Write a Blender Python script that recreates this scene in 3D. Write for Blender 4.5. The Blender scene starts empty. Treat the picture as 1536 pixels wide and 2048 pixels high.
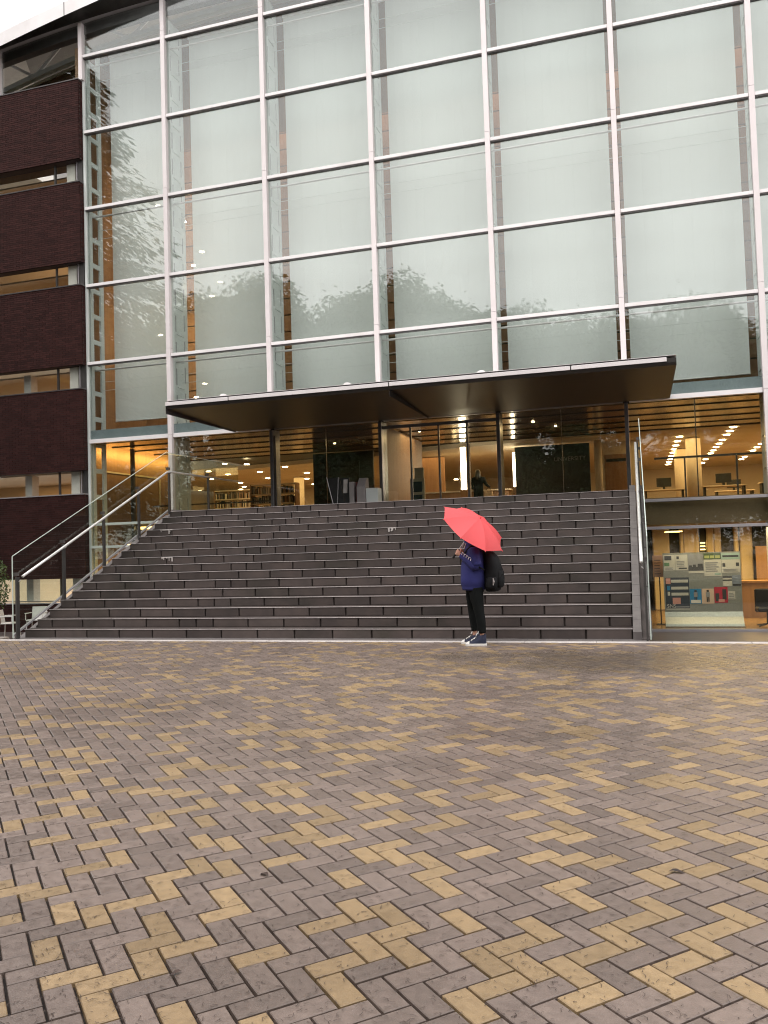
import bpy, bmesh, math, random
from mathutils import Vector, Matrix
C = bpy.context.scene
COL = C.collection
R = random.Random(7)

# ------------------------------------------------------------------ camera, world, sun, exposure
cam = bpy.data.cameras.new('camera')
cam.sensor_fit = 'VERTICAL'; cam.sensor_height = 24.0
cam.lens = 1664.256 / 2048 * 24.0
cam.clip_start = 0.05; cam.clip_end = 1500
co = bpy.data.objects.new('camera', cam); COL.objects.link(co)
yaw, pitch, roll = math.radians(16.834), math.radians(2.390), math.radians(-1.758)
fw = Vector((-math.sin(yaw)*math.cos(pitch), math.cos(yaw)*math.cos(pitch), math.sin(pitch)))
rt0 = Vector((math.cos(yaw), math.sin(yaw), 0)); up0 = rt0.cross(fw)
rt = math.cos(roll)*rt0 + math.sin(roll)*up0
up = -math.sin(roll)*rt0 + math.cos(roll)*up0
m = Matrix.Identity(4)
for i in range(3):
    m[i][0] = rt[i]; m[i][1] = up[i]; m[i][2] = -fw[i]
m[0][3], m[1][3], m[2][3] = 0.0, -21.0, 1.419
co.matrix_world = m
C.camera = co

SUN_EL, SUN_AZ = math.radians(58), math.radians(205)
w = bpy.data.worlds.new('World'); C.world = w; w.use_nodes = True
nt = w.node_tree; nt.nodes.clear()
out = nt.nodes.new('ShaderNodeOutputWorld'); bg = nt.nodes.new('ShaderNodeBackground')
sky = nt.nodes.new('ShaderNodeTexSky'); sky.sky_type = 'NISHITA'; sky.sun_disc = False
sky.sun_elevation = SUN_EL; sky.sun_rotation = SUN_AZ
sky.air_density = 1.0; sky.dust_density = 4.0
hsv = nt.nodes.new('ShaderNodeHueSaturation'); hsv.inputs['Saturation'].default_value = 0.12
nt.links.new(sky.outputs[0], hsv.inputs['Color'])
tc = nt.nodes.new('ShaderNodeTexCoord'); mp = nt.nodes.new('ShaderNodeMapping')
mp.inputs['Scale'].default_value = (1.2, 1.2, 3.0)
nz = nt.nodes.new('ShaderNodeTexNoise'); nz.inputs['Scale'].default_value = 1.6; nz.inputs['Detail'].default_value = 4
nt.links.new(tc.outputs['Generated'], mp.inputs[0]); nt.links.new(mp.outputs[0], nz.inputs[0])
rmp = nt.nodes.new('ShaderNodeValToRGB')                       # an even cloud deck, faintly mottled
rmp.color_ramp.elements[0].position = 0.3; rmp.color_ramp.elements[0].color = (8.6, 8.42, 8.36, 1)
rmp.color_ramp.elements[1].position = 0.72; rmp.color_ramp.elements[1].color = (11.2, 10.95, 10.85, 1)
nt.links.new(nz.outputs[0], rmp.inputs[0])
mx = nt.nodes.new('ShaderNodeMix'); mx.data_type = 'RGBA'; mx.inputs[0].default_value = 0.94
nt.links.new(hsv.outputs[0], mx.inputs[6]); nt.links.new(rmp.outputs[0], mx.inputs[7])
nt.links.new(mx.outputs[2], bg.inputs[0]); bg.inputs[1].default_value = 0.10
nt.links.new(bg.outputs[0], out.inputs[0])

sl = bpy.data.lights.new('sun', 'SUN'); sl.energy = 0.6; sl.angle = math.radians(25); sl.color = (1, 0.95, 0.9)
so = bpy.data.objects.new('sun', sl); COL.objects.link(so)
so.rotation_euler = (math.radians(90)-SUN_EL, 0, math.pi - SUN_AZ + math.pi*0)
d = Vector((math.sin(SUN_AZ)*math.cos(SUN_EL), math.cos(SUN_AZ)*math.cos(SUN_EL), math.sin(SUN_EL)))
so.rotation_euler = d.to_track_quat('Z', 'Y').to_euler(); so.location = d*60

vs = C.view_settings
vs.view_transform = 'Standard'; vs.look = 'None'; vs.gamma = 1; vs.exposure = 1.25; vs.use_curve_mapping = False
C.render.engine = 'CYCLES'
cy = C.cycles
cy.use_denoising = True; cy.filter_width = 1.1; cy.max_bounces = 10; cy.transparent_max_bounces = 24; cy.glossy_bounces = 6; cy.diffuse_bounces = 4
cy.sample_clamp_indirect = 6.0; cy.caustics_reflective = False; cy.caustics_refractive = False

# ------------------------------------------------------------------ materials
MATS = {}
def pm(name, c1, c2=None, scale=6.0, rough=0.6, metal=0.0, bump=0.0, bscale=None, rnd=0.0, spec=0.5, stretch=None,
       rough2=None, emit=None, estr=0.0, island=False, detail=5, c3=None, s3=0.4):
    if name in MATS: return MATS[name]
    mt = bpy.data.materials.new(name); mt.use_nodes = True; t = mt.node_tree; N = t.nodes; L = t.links
    b = N['Principled BSDF']; b.inputs['Roughness'].default_value = rough; b.inputs['Metallic'].default_value = metal
    b.inputs['Specular IOR Level'].default_value = spec
    geo = N.new('ShaderNodeNewGeometry'); pos = geo.outputs['Position']
    if stretch:
        mpn = N.new('ShaderNodeMapping'); mpn.inputs['Scale'].default_value = stretch
        L.new(pos, mpn.inputs[0]); pos = mpn.outputs[0]
    noise = N.new('ShaderNodeTexNoise'); noise.inputs['Scale'].default_value = scale; noise.inputs['Detail'].default_value = detail
    L.new(pos, noise.inputs[0])
    r_ = N.new('ShaderNodeValToRGB'); r_.color_ramp.elements[0].position = 0.32; r_.color_ramp.elements[1].position = 0.68
    r_.color_ramp.elements[0].color = (*c1, 1); r_.color_ramp.elements[1].color = (*(c2 or c1), 1)
    L.new(noise.outputs[0], r_.inputs[0]); colr = r_.outputs[0]
    if c3:                                                      # broad stains
        n3 = N.new('ShaderNodeTexNoise'); n3.inputs['Scale'].default_value = s3; n3.inputs['Detail'].default_value = 6
        L.new(geo.outputs['Position'], n3.inputs[0])
        rr = N.new('ShaderNodeValToRGB'); rr.color_ramp.elements[0].position = 0.52; rr.color_ramp.elements[1].position = 0.72
        L.new(n3.outputs[0], rr.inputs[0])
        mm = N.new('ShaderNodeMix'); mm.data_type = 'RGBA'; mm.blend_type = 'MULTIPLY'
        L.new(rr.outputs[0], mm.inputs[0]); L.new(colr, mm.inputs[6]); mm.inputs[7].default_value = (*c3, 1); colr = mm.outputs[2]
    if rnd > 0:
        oi = N.new('ShaderNodeObjectInfo'); src = oi.outputs['Random']
        if island:
            ad = N.new('ShaderNodeMath'); ad.operation = 'ADD'; L.new(src, ad.inputs[0]); L.new(geo.outputs['Random Per Island'], ad.inputs[1])
            fr = N.new('ShaderNodeMath'); fr.operation = 'FRACT'; L.new(ad.outputs[0], fr.inputs[0]); src = fr.outputs[0]
        mr = N.new('ShaderNodeMapRange'); mr.inputs[3].default_value = 1-rnd; mr.inputs[4].default_value = 1+rnd
        L.new(src, mr.inputs[0])
        hs = N.new('ShaderNodeHueSaturation'); L.new(mr.outputs[0], hs.inputs['Value']); L.new(colr, hs.inputs['Color']); colr = hs.outputs[0]
    L.new(colr, b.inputs['Base Color'])
    if rough2 is not None:
        mr2 = N.new('ShaderNodeMapRange'); mr2.inputs[1].default_value = 0.35; mr2.inputs[2].default_value = 0.65
        mr2.inputs[3].default_value = rough; mr2.inputs[4].default_value = rough2
        L.new(noise.outputs[0], mr2.inputs[0]); L.new(mr2.outputs[0], b.inputs['Roughness'])
    if bump > 0:
        nb = N.new('ShaderNodeTexNoise'); nb.inputs['Scale'].default_value = bscale or scale*8; nb.inputs['Detail'].default_value = 6
        L.new(pos, nb.inputs[0]); bp = N.new('ShaderNodeBump'); bp.inputs['Strength'].default_value = bump; bp.inputs['Distance'].default_value = 0.004
        L.new(nb.outputs[0], bp.inputs['Height']); L.new(bp.outputs[0], b.inputs['Normal'])
    if emit:
        b.inputs['Emission Color'].default_value = (*emit, 1); b.inputs['Emission Strength'].default_value = estr
    MATS[name] = mt
    return mt

def glass(name, tint, base=0.02, k=1.25, refl=(0.95, 0.97, 0.96), rough=0.0):
    mt = bpy.data.materials.new(name); mt.use_nodes = True; t = mt.node_tree; N = t.nodes; L = t.links; N.clear()
    o = N.new('ShaderNodeOutputMaterial'); tr = N.new('ShaderNodeBsdfTransparent'); tr.inputs[0].default_value = (*tint, 1)
    gl = N.new('ShaderNodeBsdfGlossy'); gl.inputs['Color'].default_value = (*refl, 1); gl.inputs['Roughness'].default_value = rough
    lw = N.new('ShaderNodeLayerWeight'); lw.inputs['Blend'].default_value = 0.5
    pw = N.new('ShaderNodeMath'); pw.operation = 'POWER'; pw.inputs[1].default_value = 5.0; L.new(lw.outputs['Facing'], pw.inputs[0])
    ma = N.new('ShaderNodeMath'); ma.operation = 'MULTIPLY_ADD'; ma.inputs[1].default_value = k; ma.inputs[2].default_value = base; ma.use_clamp = True
    L.new(pw.outputs[0], ma.inputs[0])
    ms = N.new('ShaderNodeMixShader'); L.new(ma.outputs[0], ms.inputs[0]); L.new(tr.outputs[0], ms.inputs[1]); L.new(gl.outputs[0], ms.inputs[2])
    L.new(ms.outputs[0], o.inputs[0]); MATS[name] = mt
    return mt

def blindmat():
    mt = bpy.data.materials.new('blind_fabric'); mt.use_nodes = True; t = mt.node_tree; N = t.nodes; L = t.links; N.clear()
    o = N.new('ShaderNodeOutputMaterial')
    geo = N.new('ShaderNodeNewGeometry'); nn = N.new('ShaderNodeTexNoise'); nn.inputs['Scale'].default_value = 0.5; nn.inputs['Detail'].default_value = 3
    L.new(geo.outputs['Position'], nn.inputs[0])
    rr = N.new('ShaderNodeValToRGB'); rr.color_ramp.elements[0].color = (0.74, 0.77, 0.745, 1); rr.color_ramp.elements[1].color = (0.80, 0.825, 0.80, 1)
    L.new(nn.outputs[0], rr.inputs[0])
    df = N.new('ShaderNodeBsdfDiffuse'); L.new(rr.outputs[0], df.inputs[0])
    tl = N.new('ShaderNodeBsdfTranslucent'); tl.inputs[0].default_value = (0.5, 0.5, 0.46, 1)
    m1 = N.new('ShaderNodeMixShader'); m1.inputs[0].default_value = 0.15; L.new(df.outputs[0], m1.inputs[1]); L.new(tl.outputs[0], m1.inputs[2])
    tr = N.new('ShaderNodeBsdfTransparent')
    m2 = N.new('ShaderNodeMixShader'); m2.inputs[0].default_value = 0.06; L.new(m1.outputs[0], m2.inputs[1]); L.new(tr.outputs[0], m2.inputs[2])
    L.new(m2.outputs[0], o.inputs[0])
    return mt

def leafmat(name, c1, c2):
    mt = bpy.data.materials.new(name); mt.use_nodes = True; t = mt.node_tree; N = t.nodes; L = t.links; N.clear()
    o = N.new('ShaderNodeOutputMaterial'); geo = N.new('ShaderNodeNewGeometry')
    rr = N.new('ShaderNodeValToRGB'); rr.color_ramp.elements[0].color = (*c1, 1); rr.color_ramp.elements[1].color = (*c2, 1)
    L.new(geo.outputs['Random Per Island'], rr.inputs[0])
    b = N.new('ShaderNodeBsdfPrincipled'); b.inputs['Roughness'].default_value = 0.45; L.new(rr.outputs[0], b.inputs['Base Color'])
    tl = N.new('ShaderNodeBsdfTranslucent'); L.new(rr.outputs[0], tl.inputs[0])
    ms = N.new('ShaderNodeMixShader'); ms.inputs[0].default_value = 0.3; L.new(b.outputs[0], ms.inputs[1]); L.new(tl.outputs[0], ms.inputs[2])
    L.new(ms.outputs[0], o.inputs[0])
    return mt

def emat(name, colr, s):
    mt = bpy.data.materials.new(name); mt.use_nodes = True; b = mt.node_tree.nodes['Principled BSDF']
    b.inputs['Base Color'].default_value = (0.8, 0.8, 0.8, 1)
    b.inputs['Emission Color'].default_value = (*colr, 1); b.inputs['Emission Strength'].default_value = s
    return mt

M_WHITE = pm('white_paint', (0.80, 0.77, 0.77), (0.74, 0.71, 0.71), scale=1.5, rough=0.35, c3=(0.9, 0.89, 0.88), s3=1.2)
M_PINKW = pm('mullion_paint', (0.74, 0.68, 0.68), (0.69, 0.63, 0.63), scale=2, rough=0.4, rnd=0.03)
M_STEEL = pm('grey_green_steel', (0.64, 0.67, 0.65), (0.58, 0.61, 0.59), scale=2, rough=0.45)
M_BEAM = pm('blue_grey_spandrel', (0.235, 0.275, 0.285), (0.20, 0.24, 0.25), scale=2, rough=0.3)
M_ALU = pm('grey_aluminium', (0.36, 0.34, 0.35), (0.31, 0.29, 0.30), scale=3, rough=0.38, metal=0.3)
M_COLG = pm('dark_metal_and_shade', (0.13, 0.12, 0.12), (0.10, 0.09, 0.09), scale=3, rough=0.35, metal=0.4)  # dark metal trim; also paints shade on door columns and under transoms
M_CHROME = pm('brushed_steel', (0.80, 0.79, 0.78), (0.72, 0.71, 0.70), scale=8, rough=0.35, metal=0.55)
M_POST = pm('dark_post_steel', (0.09, 0.085, 0.082), (0.07, 0.066, 0.064), scale=4, rough=0.35, metal=0.5)
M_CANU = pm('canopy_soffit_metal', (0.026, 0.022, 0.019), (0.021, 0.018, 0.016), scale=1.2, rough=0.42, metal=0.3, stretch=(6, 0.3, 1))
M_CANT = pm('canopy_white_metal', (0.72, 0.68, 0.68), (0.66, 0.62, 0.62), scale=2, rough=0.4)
M_STONE = pm('stair_stone', (0.086, 0.067, 0.061), (0.058, 0.046, 0.043), scale=3, rough=0.45, rough2=0.62, spec=0.35, bump=0.35, bscale=120, rnd=0.24, c3=(0.62, 0.68, 0.62), s3=0.9)
M_NOSE = pm('stair_nosing_painted_glint', (0.42, 0.38, 0.375), (0.32, 0.285, 0.28), scale=9, rough=0.3)  # sky glint along each step edge, painted as light grey
M_KERB = pm('kerb_tile', (0.155, 0.138, 0.132), (0.115, 0.10, 0.098), scale=5, rough=0.5, bump=0.2, rnd=0.08)
M_PG = pm('paver_grey', (0.174, 0.132, 0.112), (0.132, 0.100, 0.086), scale=26, rough=0.48, rough2=0.28, bump=0.45, bscale=170, rnd=0.20, island=True, c3=(0.72, 0.70, 0.68), s3=0.45, detail=8)
M_PY = pm('paver_yellow', (0.285, 0.197, 0.106), (0.225, 0.155, 0.085), scale=26, rough=0.48, rough2=0.28, bump=0.45, bscale=170, rnd=0.18, island=True, c3=(0.72, 0.70, 0.68), s3=0.45, detail=8)
def add_wet(mt):
    t = mt.node_tree; N = t.nodes; L = t.links; b = N['Principled BSDF']
    g = N.new('ShaderNodeNewGeometry'); mpn = N.new('ShaderNodeMapping'); mpn.inputs['Location'].default_value = (0.2/2.9, 10.7/1.4, 0); mpn.inputs['Scale'].default_value = (1/2.9, 1/1.4, 0)
    L.new(g.outputs['Position'], mpn.inputs[0]); ln = N.new('ShaderNodeVectorMath'); ln.operation = 'LENGTH'; L.new(mpn.outputs[0], ln.inputs[0])
    n1 = N.new('ShaderNodeTexNoise'); n1.inputs['Scale'].default_value = 1.1; n1.inputs['Detail'].default_value = 5; L.new(g.outputs['Position'], n1.inputs[0])
    ma = N.new('ShaderNodeMath'); ma.operation = 'MULTIPLY_ADD'; ma.inputs[1].default_value = 1.6; L.new(n1.outputs[0], ma.inputs[0]); L.new(ln.outputs['Value'], ma.inputs[2])
    mr = N.new('ShaderNodeMapRange'); mr.inputs[1].default_value = 1.75; mr.inputs[2].default_value = 1.15; mr.inputs[3].default_value = 0.0; mr.inputs[4].default_value = 0.8
    L.new(ma.outputs[0], mr.inputs[0])
    mm = N.new('ShaderNodeMix'); mm.data_type = 'RGBA'; L.new(mr.outputs[0], mm.inputs[0]); L.new(b.inputs['Base Color'].links[0].from_socket, mm.inputs[6]); mm.inputs[7].default_value = (0.082, 0.063, 0.047, 1)
    L.new(mm.outputs[2], b.inputs['Base Color'])
    rm = N.new('ShaderNodeMix'); L.new(mr.outputs[0], rm.inputs[0]); L.new(b.inputs['Roughness'].links[0].from_socket, rm.inputs[2]); rm.inputs[3].default_value = 0.2
    L.new(rm.outputs[0], b.inputs['Roughness'])
add_wet(M_PG); add_wet(M_PY)
M_JOINT = pm('joint_sand', (0.030, 0.022, 0.018), (0.020, 0.015, 0.013), scale=30, rough=0.9)
M_EDGE = pm('concrete_edging', (0.52, 0.48, 0.46), (0.44, 0.40, 0.38), scale=8, rough=0.6, bump=0.2, c3=(0.75, 0.74, 0.72), s3=1.5)
M_BRICK = pm('dark_brown_brick', (0.043, 0.0155, 0.0135), (0.030, 0.011, 0.0098), scale=14, rough=0.7, spec=0.12, rnd=0.28, island=True, bump=0.2)
M_MORTAR = pm('dark_mortar', (0.036, 0.021, 0.019), (0.029, 0.017, 0.015), scale=20, rough=0.9)
M_COURT = pm('court_paving', (0.12, 0.10, 0.095), (0.09, 0.075, 0.07), scale=5, rough=0.4, bump=0.2)
M_GROUND = pm('far_paving', (0.15, 0.115, 0.10), (0.11, 0.085, 0.08), scale=3, rough=0.7)
M_SLAT = pm('ceiling_bronze_slat', (0.36, 0.27, 0.16), (0.31, 0.23, 0.135), scale=1.5, rough=0.16, metal=0.65, stretch=(0.3, 4, 1))
M_PLAST = pm('warm_plaster', (0.62, 0.54, 0.42), (0.57, 0.49, 0.38), scale=1, rough=0.8)
M_GREYC = pm('grey_roof_lining', (0.42, 0.41, 0.42), (0.38, 0.37, 0.38), scale=1, rough=0.8)
M_TIMB = pm('timber_lining', (0.29, 0.165, 0.088), (0.235, 0.13, 0.068), scale=2, rough=0.6, stretch=(6, 6, 0.5))
M_FLOOR = pm('interior_floor', (0.27, 0.18, 0.10), (0.23, 0.15, 0.085), scale=3, rough=0.25)
M_SLABF = pm('slab_face', (0.17, 0.115, 0.06), (0.14, 0.095, 0.05), scale=2, rough=0.6)
M_NAVY = pm('navy_panel', (0.006, 0.010, 0.014), (0.005, 0.008, 0.012), scale=2, rough=0.4)
M_BLACK = pm('black_matt', (0.012, 0.012, 0.012), (0.008, 0.008, 0.008), scale=8, rough=0.55)
M_GREYP = pm('grey_plastic', (0.28, 0.25, 0.245), (0.24, 0.215, 0.21), scale=5, rough=0.5)
M_WPLAST = pm('white_plastic', (0.70, 0.69, 0.66), (0.62, 0.61, 0.58), scale=6, rough=0.4)
M_TERRA = pm('clay_pot', (0.30, 0.22, 0.18), (0.24, 0.175, 0.145), scale=6, rough=0.7, bump=0.3)
M_BARK = pm('bark', (0.07, 0.05, 0.038), (0.035, 0.026, 0.02), scale=5, rough=0.9, bump=0.6, stretch=(3, 3, 0.6))
M_LEAF = leafmat('broad_leaf', (0.035, 0.06, 0.018), (0.075, 0.12, 0.04))
M_CONIF = leafmat('conifer_needle', (0.022, 0.04, 0.018), (0.05, 0.075, 0.032))
M_SHRUB = leafmat('shrub_leaf', (0.04, 0.075, 0.02), (0.12, 0.16, 0.04))
M_DEBRIS = pm('pine_needle_litter', (0.045, 0.028, 0.02), (0.03, 0.018, 0.014), scale=30, rough=0.8)
M_GLASS = glass('facade_glass', (0.95, 0.972, 0.962), base=0.075, k=0.92)
M_GLOW = glass('low_glass', (0.93, 0.94, 0.90), base=0.05, k=0.95)
M_BAL = glass('balustrade_glass', (0.86, 0.89, 0.85), base=0.03, k=0.95)
M_GEDGE = pm('glass_edge', (0.55, 0.62, 0.56), (0.48, 0.55, 0.5), scale=6, rough=0.25)
M_BLIND = blindmat()
E_DOWN = emat('downlight_glow', (1.0, 0.74, 0.40), 16.0)
E_DOWNW = emat('upper_downlight_glow', (1.0, 0.80, 0.50), 38.0)
E_LAMP = emat('lamp_column_glow', (1.0, 0.86, 0.62), 9.0)
E_STRIP = emat('strip_glow', (1.0, 0.66, 0.22), 2.2)

# ------------------------------------------------------------------ mesh helpers
WL = {}                                                        # world location of every object's origin
class MB:
    def __init__(s): s.v = []; s.f = []; s.mi = []
    def face(s, pts, mi=0):
        n = len(s.v); s.v += [tuple(p) for p in pts]; s.f.append(tuple(range(n, n+len(pts)))); s.mi.append(mi); return s
    def box(s, x0, x1, y0, y1, z0, z1, mi=0):
        n = len(s.v)
        s.v += [(x0,y0,z0),(x1,y0,z0),(x1,y1,z0),(x0,y1,z0),(x0,y0,z1),(x1,y0,z1),(x1,y1,z1),(x0,y1,z1)]
        for q in ((0,3,2,1),(4,5,6,7),(0,1,5,4),(1,2,6,5),(2,3,7,6),(3,0,4,7)):
            s.f.append(tuple(n+i for i in q)); s.mi.append(mi)
        return s
    def bbox(s, x0, x1, y0, y1, z0, z1, b=0.005, mi=0):        # box with chamfered edges
        n = len(s.v); P = []
        for sx in (0, 1):
            for sy in (0, 1):
                for sz in (0, 1):
                    cx, cy_, cz = (x1 if sx else x0), (y1 if sy else y0), (z1 if sz else z0)
                    dx, dy, dz = (-b if sx else b), (-b if sy else b), (-b if sz else b)
                    P += [(cx, cy_+dy, cz+dz), (cx+dx, cy_, cz+dz), (cx+dx, cy_+dy, cz)]
        s.v += P
        def I(sx, sy, sz, k): return n + (sx*4+sy*2+sz)*3 + k
        fs = []
        for a in (0, 1): fs.append([I(a,0,0,0), I(a,1,0,0), I(a,1,1,0), I(a,0,1,0)])
        for a in (0, 1): fs.append([I(0,a,0,1), I(1,a,0,1), I(1,a,1,1), I(0,a,1,1)])
        for a in (0, 1): fs.append([I(0,0,a,2), I(1,0,a,2), I(1,1,a,2), I(0,1,a,2)])
        for a in (0, 1):
            for c in (0, 1):
                fs.append([I(a,c,0,0), I(a,c,1,0), I(a,c,1,1), I(a,c,0,1)])
                fs.append([I(a,0,c,0), I(a,1,c,0), I(a,1,c,2), I(a,0,c,2)])
                fs.append([I(0,a,c,1), I(1,a,c,1), I(1,a,c,2), I(0,a,c,2)])
        for a in (0, 1):
            for c in (0, 1):
                for e in (0, 1): fs.append([I(a,c,e,0), I(a,c,e,1), I(a,c,e,2)])
        ctr = Vector(((x0+x1)/2, (y0+y1)/2, (z0+z1)/2))
        for f in fs:
            p = [Vector(s.v[i]) for i in f]; nn = (p[1]-p[0]).cross(p[2]-p[0])
            if nn.dot(sum(p, Vector())/len(p)-ctr) < 0: f.reverse()
            s.f.append(tuple(f)); s.mi.append(mi)
        return s
    def prism(s, poly, axis, a, b, mi=0):                       # polygon in the two other axes extruded along axis
        def pt(p, t):
            q = list(p); q.insert(axis, t); return tuple(q)
        n = len(s.v); k = len(poly)
        s.v += [pt(p, a) for p in poly] + [pt(p, b) for p in poly]
        s.f.append(tuple(n+i for i in range(k))); s.mi.append(mi)
        s.f.append(tuple(n+k+i for i in reversed(range(k)))); s.mi.append(mi)
        for i in range(k):
            j = (i+1) % k; s.f.append((n+i, n+k+i, n+k+j, n+j)); s.mi.append(mi)
        return s
    def tube(s, path, r, n=8, mi=0, cap=True):
        path = [Vector(p) for p in path]; rings = []
        rad = r if isinstance(r, (list, tuple)) else [r]*len(path)
        for i, p in enumerate(path):
            d_ = (path[min(i+1, len(path)-1)] - path[max(i-1, 0)]).normalized()
            a = d_.cross(Vector((0, 0, 1)))
            if a.length < 1e-3: a = d_.cross(Vector((1, 0, 0)))
            a.normalize(); b_ = d_.cross(a)
            st = len(s.v)
            for k in range(n):
                t = 2*math.pi*k/n; s.v.append(tuple(p + rad[i]*(math.cos(t)*a + math.sin(t)*b_)))
            rings.append(st)
        for q in range(len(rings)-1):
            for k in range(n):
                s.f.append((rings[q]+k, rings[q]+(k+1) % n, rings[q+1]+(k+1) % n, rings[q+1]+k)); s.mi.append(mi)
        if cap:
            s.f.append(tuple(rings[0]+k for k in reversed(range(n)))); s.mi.append(mi)
            s.f.append(tuple(rings[-1]+k for k in range(n))); s.mi.append(mi)
        return s
    def lathe(s, prof, cx, cy_, n=16, mi=0):
        st = len(s.v)
        for r, z in prof:
            for k in range(n):
                t = 2*math.pi*k/n; s.v.append((cx+r*math.cos(t), cy_+r*math.sin(t), z))
        for q in range(len(prof)-1):
            for k in range(n):
                a = st+q*n; s.f.append((a+k, a+(k+1) % n, a+n+(k+1) % n, a+n+k)); s.mi.append(mi)
        s.f.append(tuple(st+k for k in reversed(range(n)))); s.mi.append(mi)
        s.f.append(tuple(st+(len(prof)-1)*n+k for k in range(n))); s.mi.append(mi)
        return s
    def mesh(s, name, mats, origin=(0,0,0), smooth=False, fix=False):
        me = bpy.data.meshes.new(name); o = origin
        me.from_pydata([(v[0]-o[0], v[1]-o[1], v[2]-o[2]) for v in s.v], [], s.f)
        for mt in (mats if isinstance(mats, (list, tuple)) else [mats]): me.materials.append(mt)
        me.polygons.foreach_set('material_index', s.mi)
        if smooth: me.polygons.foreach_set('use_smooth', [True]*len(me.polygons))
        if fix:
            bm = bmesh.new(); bm.from_mesh(me); bmesh.ops.recalc_face_normals(bm, faces=bm.faces); bm.to_mesh(me); bm.free()
        me.update(); return me
    def build(s, name, mats, parent=None, smooth=False, fix=True, origin=None, kind=None):
        o = origin or (WL[parent.name] if parent else (0,0,0))
        return link(name, s.mesh(name, mats, o, smooth, fix), parent, o, kind=kind)

def link(name, data, parent=None, loc=(0,0,0), rot=None, kind=None):
    o = bpy.data.objects.new(name, data); COL.objects.link(o)
    p = WL[parent.name] if parent else (0,0,0)
    o.location = (loc[0]-p[0], loc[1]-p[1], loc[2]-p[2])
    if rot: o.rotation_euler = rot
    if parent: o.parent = parent
    if kind: o['kind'] = kind
    WL[o.name] = tuple(loc); return o

def thing(name, label, cat, loc=(0,0,0), group=None):
    o = link(name, None, None, loc); o['label'] = label; o['category'] = cat
    if group: o['group'] = group
    return o
def tag(o, label, cat, group=None):
    o['label'] = label; o['category'] = cat
    if group: o['group'] = group
    return o
def area(name, loc, sx, sy, power, colr=(1.0, 0.66, 0.30), rot=(0,0,0)):
    l = bpy.data.lights.new(name, 'AREA'); l.shape = 'RECTANGLE'; l.size = sx; l.size_y = sy; l.energy = power; l.color = colr
    o = bpy.data.objects.new(name, l); COL.objects.link(o); o.location = loc; o.rotation_euler = rot; return o

# ------------------------------------------------------------------ constants of the place (metres)
MX = [-15.45, -12.64, -9.505, -6.376, -3.248, -0.12, 3.01, 6.14, 9.27]     # mullion axes along the facade (plane y = 0)
H = 2.338; ZE = 4.766
ROW = [ZE + H*k for k in range(6)]                                         # 4.77 7.10 9.44 11.78 14.12 16.46
SY0, SR, ST, SXL, SXR = -8.64, 0.15, 0.325, -10.49, -0.11                  # stairs
ZF = 16*SR; SYT = SY0 + 15*ST                                              # landing level 2.40, top nosing y
ZC = -0.80                                                                 # sunken court and lower floor
def roof_z(x): return 17.65 - 0.0097*(x+12)**2 if x < -12 else 17.65
def fasc_z(x): return 18.55 - 0.007*(x+3)**2

# ------------------------------------------------------------------ the setting: plaza with pavers, court, edging
PY1 = -9.07                                                                # pavers end here
plaza = MB().box(-13.6, 5.2, -20.6, PY1, -0.30, -0.020).build('plaza', M_JOINT, kind='structure')
far = MB()
far.face([(-400,-420,-0.02),(400,-420,-0.02),(400,-20.6,-0.02),(-400,-20.6,-0.02)])
far.face([(-400,-20.6,-0.02),(-13.6,-20.6,-0.02),(-13.6,PY1,-0.02),(-400,PY1,-0.02)])
far.face([(5.2,-20.6,-0.02),(400,-20.6,-0.02),(400,PY1,-0.02),(5.2,PY1,-0.02)])
far.build('ground', M_GROUND, kind='structure')

W_ = 0.1
c45 = math.sqrt(0.5)
def in_view(x, y, z=0.0, mrg=1.03):
    v = Vector((x, y+21.0, z-1.419)); zz = v.dot(fw)
    if zz < 0.3: return False
    return abs(1664.256*v.dot(rt)/zz) < 768*mrg and abs(1664.256*v.dot(up)/zz) < 1024*mrg
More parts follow.
